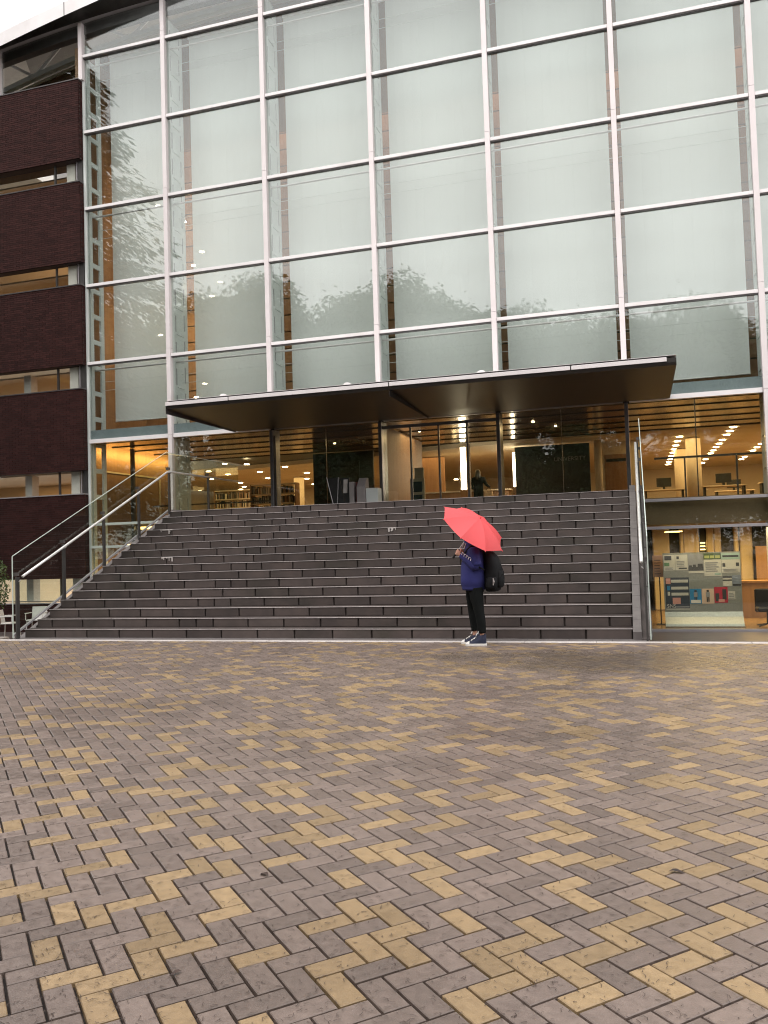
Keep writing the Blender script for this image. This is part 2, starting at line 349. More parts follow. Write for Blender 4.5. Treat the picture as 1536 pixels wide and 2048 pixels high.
# the yellow pavers of the near field, by lattice cell
def yel(i, j, x, y):
    r = R.random()
    if y < -15.05 + 0.29*x and in_view(x, y): return (i, j) in YELLOW
    return r < (0.30 if x > -3 else 0.22)
YELLOW = set([(-2,5),(-2,9),(-1,8),(0,-1),(0,1),(0,7),(0,17),(1,-4),(1,-2),(1,4),(1,14),(1,18),(1,24),(1,32),(1,42),(2,3),(2,9),(2,21),(2,25),(3,-6),(3,-2),(3,0),(3,4),(3,12),(3,18),(3,28),(3,36),(3,40),(4,-1),(4,1),(4,9),(4,15),(4,17),(4,21),(4,25),(4,27),(4,31),(5,-8),(5,4),(5,6),(5,34),(5,42),(6,-3),(6,1),(6,13),(6,21),(6,23),(6,37),(6,47),(7,2),(7,6),(7,14),(7,20),(7,28),(8,-7),(8,-5),(8,5),(8,9),(8,15),(8,19),(8,31),(8,39),(8,45),(8,49),(9,-2),(9,8),(9,12),(9,18),(9,22),(10,-5),(10,5),(10,15),(10,23),(10,25),(10,31),(10,43),(11,-10),(11,-6),(11,-4),(11,-2),(11,8),(11,24),(11,28),(12,-9),(12,-3),(12,1),(12,7),(12,13),(12,17),(12,23),(12,27),(12,31),(12,37),(12,41),(13,-8),(13,6),(13,8),(13,12),(13,22),(13,40),(14,-11),(14,-9),(14,-7),(14,-5),(14,3),(14,9),(14,11),(14,15),(14,17),(14,29),(14,33),(15,-10),(15,-2),(15,0),(15,2),(15,4),(15,10),(15,14),(15,16),(15,26),(15,32),(16,-9),(16,-7),(16,1),(16,7),(16,21),(16,23),(16,27),(16,31),(17,-12),(17,10),(17,20),(18,-11),(18,-9),(18,1),(18,5),(18,7),(18,11),(18,17),(18,25),(18,29),(19,-14),(19,-8),(19,-6),(19,-4),(19,10),(19,22),(19,24),(20,-11),(20,-1),(20,5),(20,19),(20,23),(21,-10),(21,-8),(21,-2),(21,8),(21,10),(21,12),(21,20),(22,-3),(22,1),(22,19),(22,21),(23,-10),(23,-6),(23,0),(23,4),(23,8),(23,24),(23,26),(24,-5),(24,1),(24,7),(24,11),(24,25),(25,-6),(25,8),(25,20),(25,22),(26,-9),(26,-3),(26,3),(26,5),(26,13),(27,-2),(27,0),(27,6),(27,14),(27,22),(28,-7),(28,1),(28,7),(28,9),(28,23),(29,-6),(29,-4),(29,-2),(29,8),(29,16),(29,26),(30,-5),(30,5),(30,21),(30,27),(31,6),(31,8),(31,18),(31,30),(32,9),(32,29),(33,-2),(33,4),(33,10),(33,12),(33,28),(34,3),(34,5),(34,15),(34,21),(34,25),(34,27),(35,0),(35,2),(35,4),(35,8),(35,12),(35,16),(35,22),(35,24),(37,2),(37,6),(37,12),(37,16),(37,20),(38,1),(38,3),(38,17),(38,25),(39,8),(39,24),(39,26),(40,9),(40,11),(40,13),(40,21),(40,23),(41,18),(42,5),(42,7),(42,17),(42,21),(43,6),(43,10),(44,13),(46,15),(47,14),(48,11),(50,15),(52,13)])
pav = []
for i in range(-330, 130):
    for j in range(-330, 130):
        k = (i+j) % 4
        if k == 3: a0, b0, la, lb = i, j, 2, 1
        elif k == 1: a0, b0, la, lb = i, j, 1, 2
        else: continue
        ca, cb = (a0+la/2)*W_, (b0+lb/2)*W_
        x = ca*c45 - cb*c45 - 2.0; y = ca*c45 + cb*c45 - 18.6
        if x < -13.5 or x > 5.1 or y < -20.5 or y > PY1-0.005: continue
        pav.append((x, y, la == 2, yel(i, j, x, y), R.uniform(-0.0015, 0.0015), R.uniform(-0.01, 0.01)))
pav.sort(key=lambda p: ((p[0]**2 + (p[1]+21)**2) if in_view(p[0], p[1]) else 1e6 + p[1]))
def paver_shape(mb, L=0.1900, Wd=0.0900, bv=0.003, mi=0, tf=None):
    hx, hy = L/2, Wd/2
    base = [(-hx,-hy,-0.03),(hx,-hy,-0.03),(hx,hy,-0.03),(-hx,hy,-0.03),
            (-hx,-hy,-bv),(hx,-hy,-bv),(hx,hy,-bv),(-hx,hy,-bv),
            (-hx+bv,-hy+bv,0),(hx-bv,-hy+bv,0),(hx-bv,hy-bv,0),(-hx+bv,hy-bv,0)]
    n = len(mb.v); mb.v += [tf(p) for p in base] if tf else base
    fs = [(8,9,10,11)] + [(4+i, 4+(i+1)%4, 8+(i+1)%4, 8+i) for i in range(4)] + [(i, (i+1)%4, 4+(i+1)%4, 4+i) for i in range(4)]
    for f in fs: mb.f.append(tuple(n+q for q in f)); mb.mi.append(mi)
pm_ = []
for y_ in (0, 1):
    b_ = MB(); paver_shape(b_); pm_.append(b_.mesh('paver', [M_PY if y_ else M_PG], fix=False))
for (x, y, hz, yl, dz, dr) in pav[:296]:
    link('paver', pm_[1 if yl else 0], plaza, (x, y, dz), (0, 0, math.pi/4*(1 if hz else 3) + dr))
sb = MB()
for (x, y, hz, yl, dz, dr) in pav[296:]:
    if y > -9.25:                                              # cut along the edging strip
        pass
    a = math.pi/4*(1 if hz else 3) + dr; ca, sa = math.cos(a), math.sin(a)
    paver_shape(sb, mi=1 if yl else 0, tf=lambda p: (x+p[0]*ca-p[1]*sa, min(y+p[0]*sa+p[1]*ca, PY1+0.004), p[2]+dz))
sb.build('paver_field', [M_PG, M_PY], plaza, fix=False, kind='stuff')
nd = MB()                                                      # needle litter in the joints and on the faces
for _ in range(15000):
    t = R.random()**1.6; y = -19.3 + t*9.5; x = R.uniform(-2.6 - t*8.0, 1.2 + t*2.2)
    a = R.uniform(0, math.pi); l = R.uniform(0.008, 0.027); wd = R.uniform(0.0006, 0.0014); z = 0.0035
    ca, sa = math.cos(a), math.sin(a); bend = R.uniform(-0.3, 0.3)*l
    p0 = (x-ca*l/2, y-sa*l/2); p1 = (x-sa*bend, y+ca*bend); p2 = (x+ca*l/2, y+sa*l/2); ox, oy = -sa*wd, ca*wd
    n = len(nd.v)
    nd.v += [(p0[0]-ox,p0[1]-oy,z),(p0[0]+ox,p0[1]+oy,z),(p1[0]-ox,p1[1]-oy,z+0.0015),(p1[0]+ox,p1[1]+oy,z+0.0015),(p2[0]-ox,p2[1]-oy,z),(p2[0]+ox,p2[1]+oy,z)]
    nd.f += [(n,n+2,n+3,n+1),(n+2,n+4,n+5,n+3)]; nd.mi += [0,0]
nd.build('needle_litter', M_DEBRIS, None, fix=False, kind='stuff')

edg = MB()
x = -13.6
while x < 8.0:
    edg.bbox(x+0.002, x+0.998, PY1+0.008, PY1+0.15, -0.28, 0.004, 0.006); x += 1.0
edg.build('edging_strip', M_EDGE, kind='structure', fix=False)
ft = MB(); x = SXL - 0.1
while x < 0.11:
    ft.bbox(x+0.003, min(x+0.6, 0.112), PY1+0.155, SY0-0.002, -0.28, 0.0, 0.004); x += 0.6
ft.build('foot_paving', M_KERB, kind='structure', fix=False)
crt = MB()
crt.box(-60, -10.72, PY1+0.153, -0.02, ZC-0.3, ZC); crt.box(0.118, 60, PY1+0.153, -0.02, ZC-0.3, ZC)
crt.build('sunken_court', M_COURT, kind='structure')
rw = MB(); rw.box(-60, -13.6, PY1-0.15, PY1+0.152, ZC, 0.002); rw.box(-13.6, SXL-0.1, PY1+0.153, PY1+0.25, ZC, -0.002); rw.box(0.118, 8, PY1+0.153, PY1+0.25, ZC, -0.002)
rw.build('court_retaining_wall', M_KERB, kind='structure')

# ------------------------------------------------------------------ the library building
lib = thing('library_building', 'large library with a white-gridded glass front and dark brick bands at its left end', 'building', (-6.2, 0, ZC))
# roof with its curved white edge
XS = [-30 + 0.75*i for i in range(int(42/0.75)+1)]
rf = MB()
for i in range(len(XS)-1):
    xa, xb = XS[i], XS[i+1]
    def ring(x): return [(x, -0.62, fasc_z(x)), (x, -0.62, fasc_z(x)+0.42), (x, 1.0, fasc_z(x)+1.9), (x, 14.0, fasc_z(x)+3.6), (x, 14.0, roof_z(x)+2.6), (x, 1.0, roof_z(x)+1.5), (x, 0.30, roof_z(x)+0.02), (x, -0.1, roof_z(x)+0.01)]
    a, b_ = ring(xa), ring(xb)
    for k in range(8):
        kk = (k+1) % 8; rf.face([a[k], a[kk], b_[kk], b_[k]], 1 if k == 7 else 2 if k in (4, 5, 6) else 0)
rf.build('roof', [M_WHITE, M_CANU, M_GREYC], lib, fix=False)
seam = MB()
for xs in (-15.6, -20.2, -11.0, -6.4): seam.box(xs-0.012, xs+0.012, -0.626, -0.62, fasc_z(xs), fasc_z(xs)+0.42)
seam.build('roof_edge_joint', M_COLG, lib)

# curtain wall: spandrel beam > mullions, transoms, panes
cw = MB()
for a, b_ in zip(MX[:-1], MX[1:]): cw.box(a+0.07, b_-0.07, 0.02, 0.16, ZE+0.09, ZE+0.36)
wall = cw.build('curtain_wall', M_BEAM, lib)
for a, b_ in zip(MX[:-1], MX[1:]):
    MB().box(a+0.075, b_-0.075, -0.05, 0.10, ZE-0.03, ZE+0.085).build('transom', M_WHITE if b_ < -9 or a > -0.2 else M_ALU, wall)
for xi, x in enumerate(MX):
    hw = 0.063; mb = MB()
    cuts = [4.8]+[r+0.2 for r in (ROW[1], ROW[3], ROW[5])]+[17.62]
    if xi == 0: cuts = [15.74, 17.5]
    for a, b_ in zip(cuts[:-1], cuts[1:]): mb.box(x-hw, x+hw, -0.115, 0.05, a+0.004, b_-0.004)
    if xi == 1: mb.box(x-hw, x+hw, -0.115, 0.05, ZF-0.02, 4.796)
    if xi == 6 or xi > 6: mb.box(x-hw, x+hw, -0.115, 0.05, ZC, 4.796)
    mb.build('mullion', M_PINKW, wall)
    if xi == 0:
        MB().box(x+0.0, x+0.075, -0.03, 0.05, ZC, 15.72).build('edge_mullion', M_STEEL, wall)
    if 2 <= xi <= 5:                                           # mullion feet, coloured dark to paint in the canopy's shade
        MB().bbox(x-0.045, x+0.045, -0.10, 0.40, ZF if xi < 5 else ZF-0.3, 4.73, 0.006).build('door_column', M_COLG, wall)
for k, z in enumerate(ROW[1:], 1):
    for a, b_ in zip(MX[:-1], MX[1:]):
        t_ = MB().bbox(a+0.066, b_-0.066, -0.085, 0.0, z-0.036, z+0.050, 0.004).build('transom', M_WHITE, wall, fix=False)
        MB().box(a+0.066, b_-0.066, -0.06, 0.05, z-0.060, z-0.0365).box(a+0.066, b_-0.066, 0.0005, 0.05, z-0.036, z+0.042).build('transom_shade_strip', M_COLG, wall)  # frame back, plus a dark strip painting the shade below the transom
def pane(a, b_, z0, z1, mat, name='glass_pane', top=None):
    j = lambda: R.uniform(-0.0026, 0.0026)
    p = [(a, j(), z0), (b_, j(), z0), (b_, j(), z1 if top is None else top(b_)), (a, j(), z1 if top is None else top(a))]
    q = [(v[0], v[1]+0.016, v[2]) for v in p]
    mb = MB(); mb.face(p); mb.face(list(reversed(q)))
    for i in range(4):
        k = (i+1) % 4; mb.face([p[i], q[i], q[k], p[k]])
    return mb.build(name, mat, wall, fix=False)
for a, b_ in zip(MX[:-1], MX[1:]):
    for z0, z1 in zip(ROW[:-1], ROW[1:]): pane(a+0.07, b_-0.07, (z0+0.088 if z0 == ROW[0] else z0+0.06), z1-0.056, M_GLASS)
    pane(a+0.07, b_-0.07, ROW[5]+0.062, 0, M_GLASS, top=lambda x: roof_z(x)+0.0)
for a, b_ in ((-18.4, -15.53), (-21.4, -18.46)):               # glazing over the brick end
    pane(a, b_, 15.75, 0, M_GLASS, top=lambda x: roof_z(x))
MB().box(-18.46, -18.40, -0.1, 0.05, 15.74, 17.3).build('mullion', M_PINKW, wall)
# lower storey glazing: entrance storey, slab edge, lower storey
for i, (a, b_) in enumerate(zip(MX[:-1], MX[1:])):
    lowbay = i == 0 or i >= 5
    if i == 0 or i >= 5:
        mats = M_STEEL if i == 0 else M_ALU
        for z in (2.33, 1.665): MB().bbox(a+0.08, b_-0.075, -0.06, 0.08, z-0.036, z+0.036, 0.004).build('transom', mats, wall, fix=False)
        pane(a+0.075, b_-0.07, 2.37, ZE-0.032, M_GLOW); pane(a+0.075, b_-0.07, 1.705, 2.29, M_GLOW); pane(a+0.075, b_-0.07, ZC+0.06, 1.625, M_GLOW)
        MB().box(a+0.08, b_-0.075, -0.05, 0.07, ZC, ZC+0.055).build('transom', mats, wall)
        if i >= 5:
            MB().box((a+b_)/2-0.012, (a+b_)/2+0.012, 0.02, 0.06, 2.39, ZE-0.04).build('glass_joint', M_POST, wall)
    elif i == 3:                                               # the sliding entrance: fixed lights and two door leaves
        w3 = (b_-a-0.12)/4
        for k in range(4):
            x0 = a+0.06+k*w3
            pane(x0+0.02, x0+w3-0.02, ZF+0.03, ZE-0.25, M_GLOW, 'door_leaf' if k in (1, 2) else 'glass_pane')
            if k: MB().box(x0-0.02, x0+0.02, -0.03, 0.05, ZF, ZE-0.22).build('door_stile', M_COLG, wall)
        MB().box(a+0.05, b_-0.05, -0.04, 0.06, ZE-0.24, ZE-0.16).build('door_head', M_COLG, wall)
        pane(a+0.05, b_-0.05, ZE-0.155, ZE-0.035, M_GLOW)
    else:
        mid = (a+b_)/2
        if i == 1: pane(a+0.07, b_-0.05, ZF+0.03, ZE-0.032, M_GLOW)
        else:
            pane(a+0.05, mid-0.006, ZF+0.03, ZE-0.032, M_GLOW); pane(mid+0.006, b_-0.05, ZF+0.03, ZE-0.032, M_GLOW)
            MB().box(mid-0.005, mid+0.005, 0.0, 0.05, ZF, ZE-0.04).build('glass_joint', M_POST, wall)
MB().box(MX[2]+0.06, MX[2]+0.10, -0.02, 0.05, ZF, ZE-0.2).build('door_stile', M_COLG, wall)

# steel ladder fins behind every mullion
def fin(x, openladder, z0, z1):
    mb = MB(); t = 0.015; y0, y1 = 0.11, 0.98
    per = H/3; n = int((z1-z0)/per)+1
    if openladder:
        for a, b_ in ((0.11, 0.25), (0.60, 0.76)): mb.box(x-0.03, x+0.03, a, b_, z0, z1)
        for k in range(n): mb.box(x-0.025, x+0.025, 0.25, 0.60, z0+k*per, min(z0+k*per+0.14, z1))
    else:
        for a, b_ in ((y0, 0.28), (0.345, 0.765), (0.825, y1)): mb.box(x-t, x+t, a, b_, z0, z1)
        for k in range(n):
            for a, b_ in ((0.28, 0.345), (0.765, 0.825)):
                zz = z0+k*per + (0.12 if a > 0.5 else 0); mb.box(x-t, x+t, a, b_, min(zz+0.48, z1), min(zz+per, z1))
            mb.box(x-t-0.02, x+t+0.02, 0.36, 0.75, min(z0+k*per+0.70, z1-.01), min(z0+k*per+0.715, z1))
    fo = mb.build('steel_fin', M_STEEL, wall)
    if not openladder: MB().box(x-0.004, x+0.004, y0+0.02, y1-0.02, z0, z1).build('fin_hollow_shade', M_ALU, wall)  # grey sheet standing in for the shaded hollow behind the slots
for i, x in enumerate(MX[:8]):
    if i == 0: fin(x+0.05, True, ZC, 16.9)
    else: fin(x, False, ZF+0.02 if i in (1,) else (ZE+0.4 if i < 6 else ZC), 17.2)
for k in (1, 3, 5):                                            # wind tubes and tie rods behind every second transom
    z = ROW[k]
    MB().tube([(MX[0], 0.30, z-0.13), (9.2, 0.30, z-0.13)], 0.028, 8).build('wind_tube', M_WHITE, wall, smooth=True)
    MB().tube([(MX[0], 0.62, z-0.42), (9.2, 0.62, z-0.42)], 0.006, 5).tube([(MX[0], 0.62, z-0.68), (9.2, 0.62, z-0.68)], 0.006, 5).build('tie_rod', M_STEEL, wall)

# roof trusses seen through the top lights
def chord_z(x): return 18.1 - 0.0117*(x+10)**2 if x < -10 else 18.1
nodes = [-25.3, -21.9, -18.4, -14.75, -11.5, -8.4, -5.3, -2.2, 0.9, 4.0, 7.1]
for xn, xm in zip(nodes[:-1], nodes[1:]):
    xu = (xn+xm)/2
    MB().tube([(xn, 1.5, chord_z(xn)), (xu, 1.5, roof_z(xu)+1.35)], 0.055, 8).build('truss_strut', M_WHITE, lib, smooth=True)
    MB().tube([(xm, 1.5, chord_z(xm)), (xu, 1.5, roof_z(xu)+1.35)], 0.055, 8).build('truss_strut', M_WHITE, lib, smooth=True)
ch = MB(); gw = MB(); hb_ = MB()
for xa, xb in zip(XS[:-1], XS[1:]):
    for mb_, y0, y1, zt_, d0, d1 in ((ch, 1.42, 1.58, chord_z, -0.09, 0.07), (hb_, 0.03, 0.25, roof_z, -0.34, 0.0)):
        mb_.face([(xa, y0, zt_(xa)+d0), (xb, y0, zt_(xb)+d0), (xb, y0, zt_(xb)+d1), (xa, y0, zt_(xa)+d1)])
        mb_.face([(xa, y0, zt_(xa)+d0), (xa, y1, zt_(xa)+d0), (xb, y1, zt_(xb)+d0), (xb, y0, zt_(xb)+d0)])
    gw.face([(xa, 1.75, 14.0), (xb, 1.75, 14.0), (xb, 1.75, chord_z(xb)-0.12), (xa, 1.75, chord_z(xa)-0.12)])
    gw.face([(xa, 1.75, chord_z(xa)-0.12), (xb, 1.75, chord_z(xb)-0.12), (xb, 1.60, chord_z(xb)-0.12), (xa, 1.60, chord_z(xa)-0.12)], 1)
    gw.face([(xa, 1.60, chord_z(xa)-0.12), (xb, 1.60, chord_z(xb)-0.12), (xb, 1.60, chord_z(xb)-0.22), (xa, 1.60, chord_z(xa)-0.22)], 1)
ch.build('truss_chord', M_STEEL, lib, fix=False); gw.build('gable_wall', [M_TIMB, M_PLAST], lib, fix=False); hb_.build('head_beam', M_COLG, lib, fix=False)

# brick end: five bands, courses built brick by brick
XB1, XB0, YB = -15.46, -23.0, -0.22
BANDS = [(13.29, 15.73), (10.17, 12.61), (7.08, 9.49), (3.94, 6.38), (0.76, 3.255), (ZC, 0.06)]
for bi, (z0, z1) in enumerate(BANDS):
    core = MB().box(XB0, XB1-0.012, YB+0.012, 0.10, z0+0.004, z1-0.03).build('brick_band', M_MORTAR, lib)
    cop = M_ALU if bi >= 4 else M_COLG
    MB().box(XB0, XB1+0.015, YB-0.02, 0.10, z1-0.03, z1).build('coping', cop, core)
    bm_ = MB(); n = int(round((z1-z0-0.03)/0.0625)); ch_ = (z1-z0-0.03)/n
    for c in range(n):
        zz = z0+c*ch_; x = XB1 - (0.115 if c % 2 else 0.0)
        if c % 2: bm_.box(XB1-0.110, XB1, YB, YB+0.11, zz+0.004, zz+ch_-0.008)
        while x > XB0:
            dy = R.uniform(-0.002, 0.002)
            bm_.box(x-0.222, x, YB+dy, YB+0.05, zz+0.004, zz+ch_-0.008); x -= 0.23
        for k in range(1):                                     # the return end
            y = YB+0.115; bm_.box(XB1-0.05, XB1-0.001, y, 0.09, zz+0.004, zz+ch_-0.008)
    bm_.build('brick_courses', M_BRICK, core, fix=False, kind='stuff')
for k in range(5):                                             # strip windows between the bands
    z1 = BANDS[k][0]; z0 = BANDS[k+1][1]
    win = MB().box(XB0, XB1, 0.30, 0.36, z0, z0+0.03).build('strip_window', M_ALU, lib)
    for a, b_ in ((-22.9, -19.62), (-19.58, -16.47), (-16.43, -15.62)):
        p = [(a, -0.02, z0+0.01), (b_, -0.02, z0+0.01), (b_, -0.02, z1-0.005), (a, -0.02, z1-0.005)]
        MB().face(p).build('glass_pane', M_GLOW, win, fix=False)
    MB().box(-16.475, -16.435, -0.05, 0.02, z0, z1).box(-19.62, -19.58, -0.05, 0.02, z0, z1).build('window_mullion', M_POST, win)
    MB().box(-15.62, XB1-0.005, -0.06, 0.10, z0, z1).build('window_jamb', M_POST, win)
    MB().box(-15.70, -15.66, -0.04, 0.03, z0, z1).build('window_frame', M_ALU, win)
    MB().box(-16.10, -15.80, 0.05, 0.35, z0, z1).build('white_pier', M_WPLAST, win)
    if k >= 2: MB().box(-18.05, -17.8, 0.4, 0.7, z0, z1).build('white_pier', M_WPLAST, win)
    MB().box(XB0, -15.7, 0.9, 4.2, z1+0.05, z1+0.1).build('room_ceiling', M_PLAST, win)
    MB().box(XB0, -15.7, 4.2, 4.3, z0-1.0, z1+0.05).build('room_wall', M_PLAST, win)

# floors, walls and ceilings inside
ins = MB()
ins.box(-23.0, 12, 22.0, 22.2, ZC, 17.0)
ins.box(12, 12.2, 0.1, 22.2, ZC, 17.0); ins.box(-23.2, -23.0, 1.2, 22.2, ZC, 17.0)
ins.build('interior_wall', M_PLAST, lib)
MB().box(-10.7, 12, 0.18, 22, 1.75, ZF-0.02).box(-15.40, -10.71, 1.6, 22, 1.75, ZF-0.02).build('floor_slab', [M_SLABF], lib)
MB().box(-14.85, -13.2, 1.57, 1.595, 2.19, 2.27).box(-15.3, -13.2, 1.57, 1.595, 1.70, 1.74).build('glow_strip', E_STRIP, lib)  # glowing strips standing in for bands of lit wall
MB().box(-15.0, -14.9, 1.45, 1.55, ZC, 4.72).build('inner_post', M_POST, lib)
MB().box(-22.9, 12, 5.45, 22, ZF-0.017, ZF-0.003).box(-10.7, 12, 0.19, 5.445, ZF-0.018, ZF-0.004).box(-15.40, -10.71, 1.6, 5.445, ZF-0.018, ZF-0.004).build('interior_floor', M_FLOOR, lib)
MB().box(-15.6, 12, 0.1, 22, ZC-0.3, ZC+0.002).build('lower_floor', M_FLOOR, lib)
MB().box(-15.86, -15.72, 0.15, 5.4, ZC, 4.95).build('side_wall', M_TIMB, lib)
def slats(y0, y1, z):
    cuts = [y0, 1.04, 2.20, 3.36, 4.52, y1]
    for ya, yb in zip(cuts[:-1], cuts[1:]):
        MB().box(-15.35, 12, ya+0.02, yb-0.02, z, z+0.03).build('ceiling_slat', M_SLAT, ceil_)
        MB().box(-15.35, 12, yb-0.018, yb+0.018, z-0.022, z+0.03).build('ceiling_blade', M_BLACK, ceil_)
ceil_ = MB().box(-15.4, 12, 0.18, 22, 4.97, 5.05).build('entry_ceiling', M_BLACK, lib)
slats(0.20, 5.6, 4.73)
cc = MB()                                                      # white ceiling further in with its curved front edge
pts = [(x, 6.4 + 2.2*(1-math.cos((x-2.0)*0.14)) if x > -40 else 6) for x in [12-1.2*i for i in range(30)]]
for (xa, ya), (xb, yb) in zip(pts[:-1], pts[1:]):
    cc.face([(xa, ya, 4.80), (xb, yb, 4.80), (xb, 22, 4.80), (xa, 22, 4.80)]); cc.face([(xa, ya, 4.96), (xb, yb, 4.96), (xb, yb, 4.80), (xa, ya, 4.80)])
cc.build('white_ceiling', M_PLAST, ceil_, fix=False)
dl = MB().lathe([(0.10, 4.775), (0.10, 4.799)], 0, 0, 12).mesh('downlight', E_DOWN, (0, 0, 4.79), fix=True)
def down(x, y, z=4.79, me=None): link('downlight', me or dl, ceil_, (x, y, z))
for x, ys in ((1.5, [8.4+1.35*i for i in range(9)]), (3.0, [6.7, 7.7, 8.7, 10.2, 11.4, 12.6, 13.8, 15.0, 16.2, 17.6, 19.4]), (4.55, [11.2, 12.4, 13.6, 14.8, 16.0, 17.4, 18.6]), (6.1, [9, 11, 13, 15, 17])):
    for y in ys: down(x, y)
for x, y in ((-15.0, 7.7), (-14.4, 8.35), (-17.0, 10.07), (-17.0, 11.8), (-15.36, 11.56), (-18.7, 13.45), (-13.57, 10.14), (-12.17, 10.12), (-13.87, 13.24), (-16.4, 14.6), (-18.6, 16.2), (-15.0, 16.0), (-17.6, 18.4), (-19.6, 18.6), (-16.0, 19.4), (-13.6, 17.2), (-12.0, 14.0), (-20.6, 20.2)): down(x, y)
dsm = MB().lathe([(0.035, 4.715), (0.035, 4.729)], 0, 0, 10).mesh('downlight', E_DOWN, (0, 0, 4.72), fix=True)
for x, y in ((-5.9, 2.3), (-2.6, 2.0), (-2.1, 3.2), (-9.0, 3.6), (-7.0, 4.4)): down(x, y, 4.72, dsm)
# round columns of the reading hall
for x, y in ((1.95, 9.0), (1.72, 12.5), (5.2, 12.0), (-12.6, 12.0), (-15.0, 15.0)):
    MB().lathe([(0.24, ZF), (0.24, 4.79)], x, y, 20).build('round_column', M_PLAST, lib, smooth=True)
# lower storey: columns with light from above, glowing slots and strips
for xa, xb, dp in ((0.45, 0.95, 0.12), (1.24, 1.345, 0.30), (1.36, 1.80, 0.16), (2.02, 2.22, 0.18), (2.235, 2.43, 0.14), (2.78, 2.90, 0.32), (2.95, 3.3, 0.15), (3.9, 4.4, 0.2), (5.2, 5.7, 0.2)):
    MB().bbox(xa, xb, 6.2-dp, 6.195, ZC, 1.72, 0.03).build('lower_pier', M_PLAST, lib)
for z in (1.02, 1.12, 1.22): MB().box(1.84, 1.98, 6.12, 6.19, z, z+0.035).build('glow_slot', E_STRIP, lib)  # glowing boxes for the pale slots in the dark gap
MB().box(3.32, 3.8, 5.6, 5.64, ZC, 1.1).build('lower_screen', M_TIMB, lib)
MB().box(0.4, 12, 6.2, 6.3, ZC, 1.74).build('lower_back_wall', M_BLACK, lib)
MB().box(-15.6, -10.7, 5.2, 5.3, ZC, 1.74).build('lower_back_wall', M_PLAST, lib)
MB().box(-10.75, -10.62, 0.2, 5.2, ZC, 1.74).build('lower_side_wall', M_TIMB, lib)
MB().box(2.6, 8, 3.4, 3.8, ZC, 0.15).box(2.55, 8, 3.35, 3.85, 0.15, 0.2).build('lower_counter', M_TIMB, lib)
for y in (2.2, 3.6):
    MB().box(0.75, 1.15, y, y+0.1, 1.57, 1.60).build('glow_strip', E_STRIP, lib)
MB().box(-15.3, -11.2, 1.6, 1.75, 1.56, 1.60).build('glow_strip', E_STRIP, lib)
# upper atrium: timber wall with joints, floor edges
up_ = MB(); z = 5.15
while z < 16.6:
    up_.box(-15.7, 12, 3.4, 3.5, z+0.02, z+0.52); z += 0.54
up_.build('timber_wall', M_TIMB, lib)
MB().box(-15.75, 12, 3.52, 3.6, 5.1, 16.8).build('timber_wall_backing', M_BLACK, lib)
MB().box(-15.80, -15.64, 0.12, 3.5, 5.1, 16.9).build('atrium_side_wall', M_TIMB, lib)
udl = MB().lathe([(0.075, -0.01), (0.075, 0.01)], 0, 0, 10).mesh('downlight', E_DOWNW, fix=True)
for k in range(10):
    for j in range(2):
        x = -14.3 + 0.62*(k % 4) + 0.3*j; z = 12.6 - 1.05*k + 0.4*j
        if x < -11.2 and z > 5.2: link('atrium_downlight', udl, lib, (x, 2.2, z))

# lamps of the building
area('hall_lamp', (-5.5, 2.8, 4.66), 7.0, 1.6, 55, (1, 0.69, 0.33))
area('hall_lamp', (4.2, 13, 4.76), 8, 12, 330, (1, 0.64, 0.25))
area('hall_lamp', (-15.2, 13, 4.76), 9, 12, 300, (1, 0.66, 0.27))
area('hall_lamp', (-5.5, 10.5, 4.76), 5, 3, 70, (1, 0.62, 0.25))
area('lower_lamp', (3.6, 3.6, 1.56), 5, 2.4, 140, (1, 0.64, 0.22))
area('lower_lamp', (3.2, 0.62, 1.60), 5, 0.5, 30, (1, 0.80, 0.52))  # added lamp that brightens the front of the display board
area('lower_lamp', (-13.2, 2.2, 1.55), 3.4, 2.6, 60, (1, 0.62, 0.22))
area('cove_lamp', (-15.42, 2.9, 4.62), 0.12, 4.6, 26, (1, 0.62, 0.18), (0, math.radians(75), 0))
area('atrium_lamp', (-4, 2.6, 16.1), 20, 1.2, 150, (1, 0.66, 0.36))
area('atrium_lamp', (-14.0, 2.4, 9.4), 2.2, 1.2, 11, (1, 0.64, 0.28))
for k in range(5): area('room_lamp', (-18.5, 2.6, BANDS[k][0]+0.03), 5, 2, 26, (1, 0.56, 0.22))

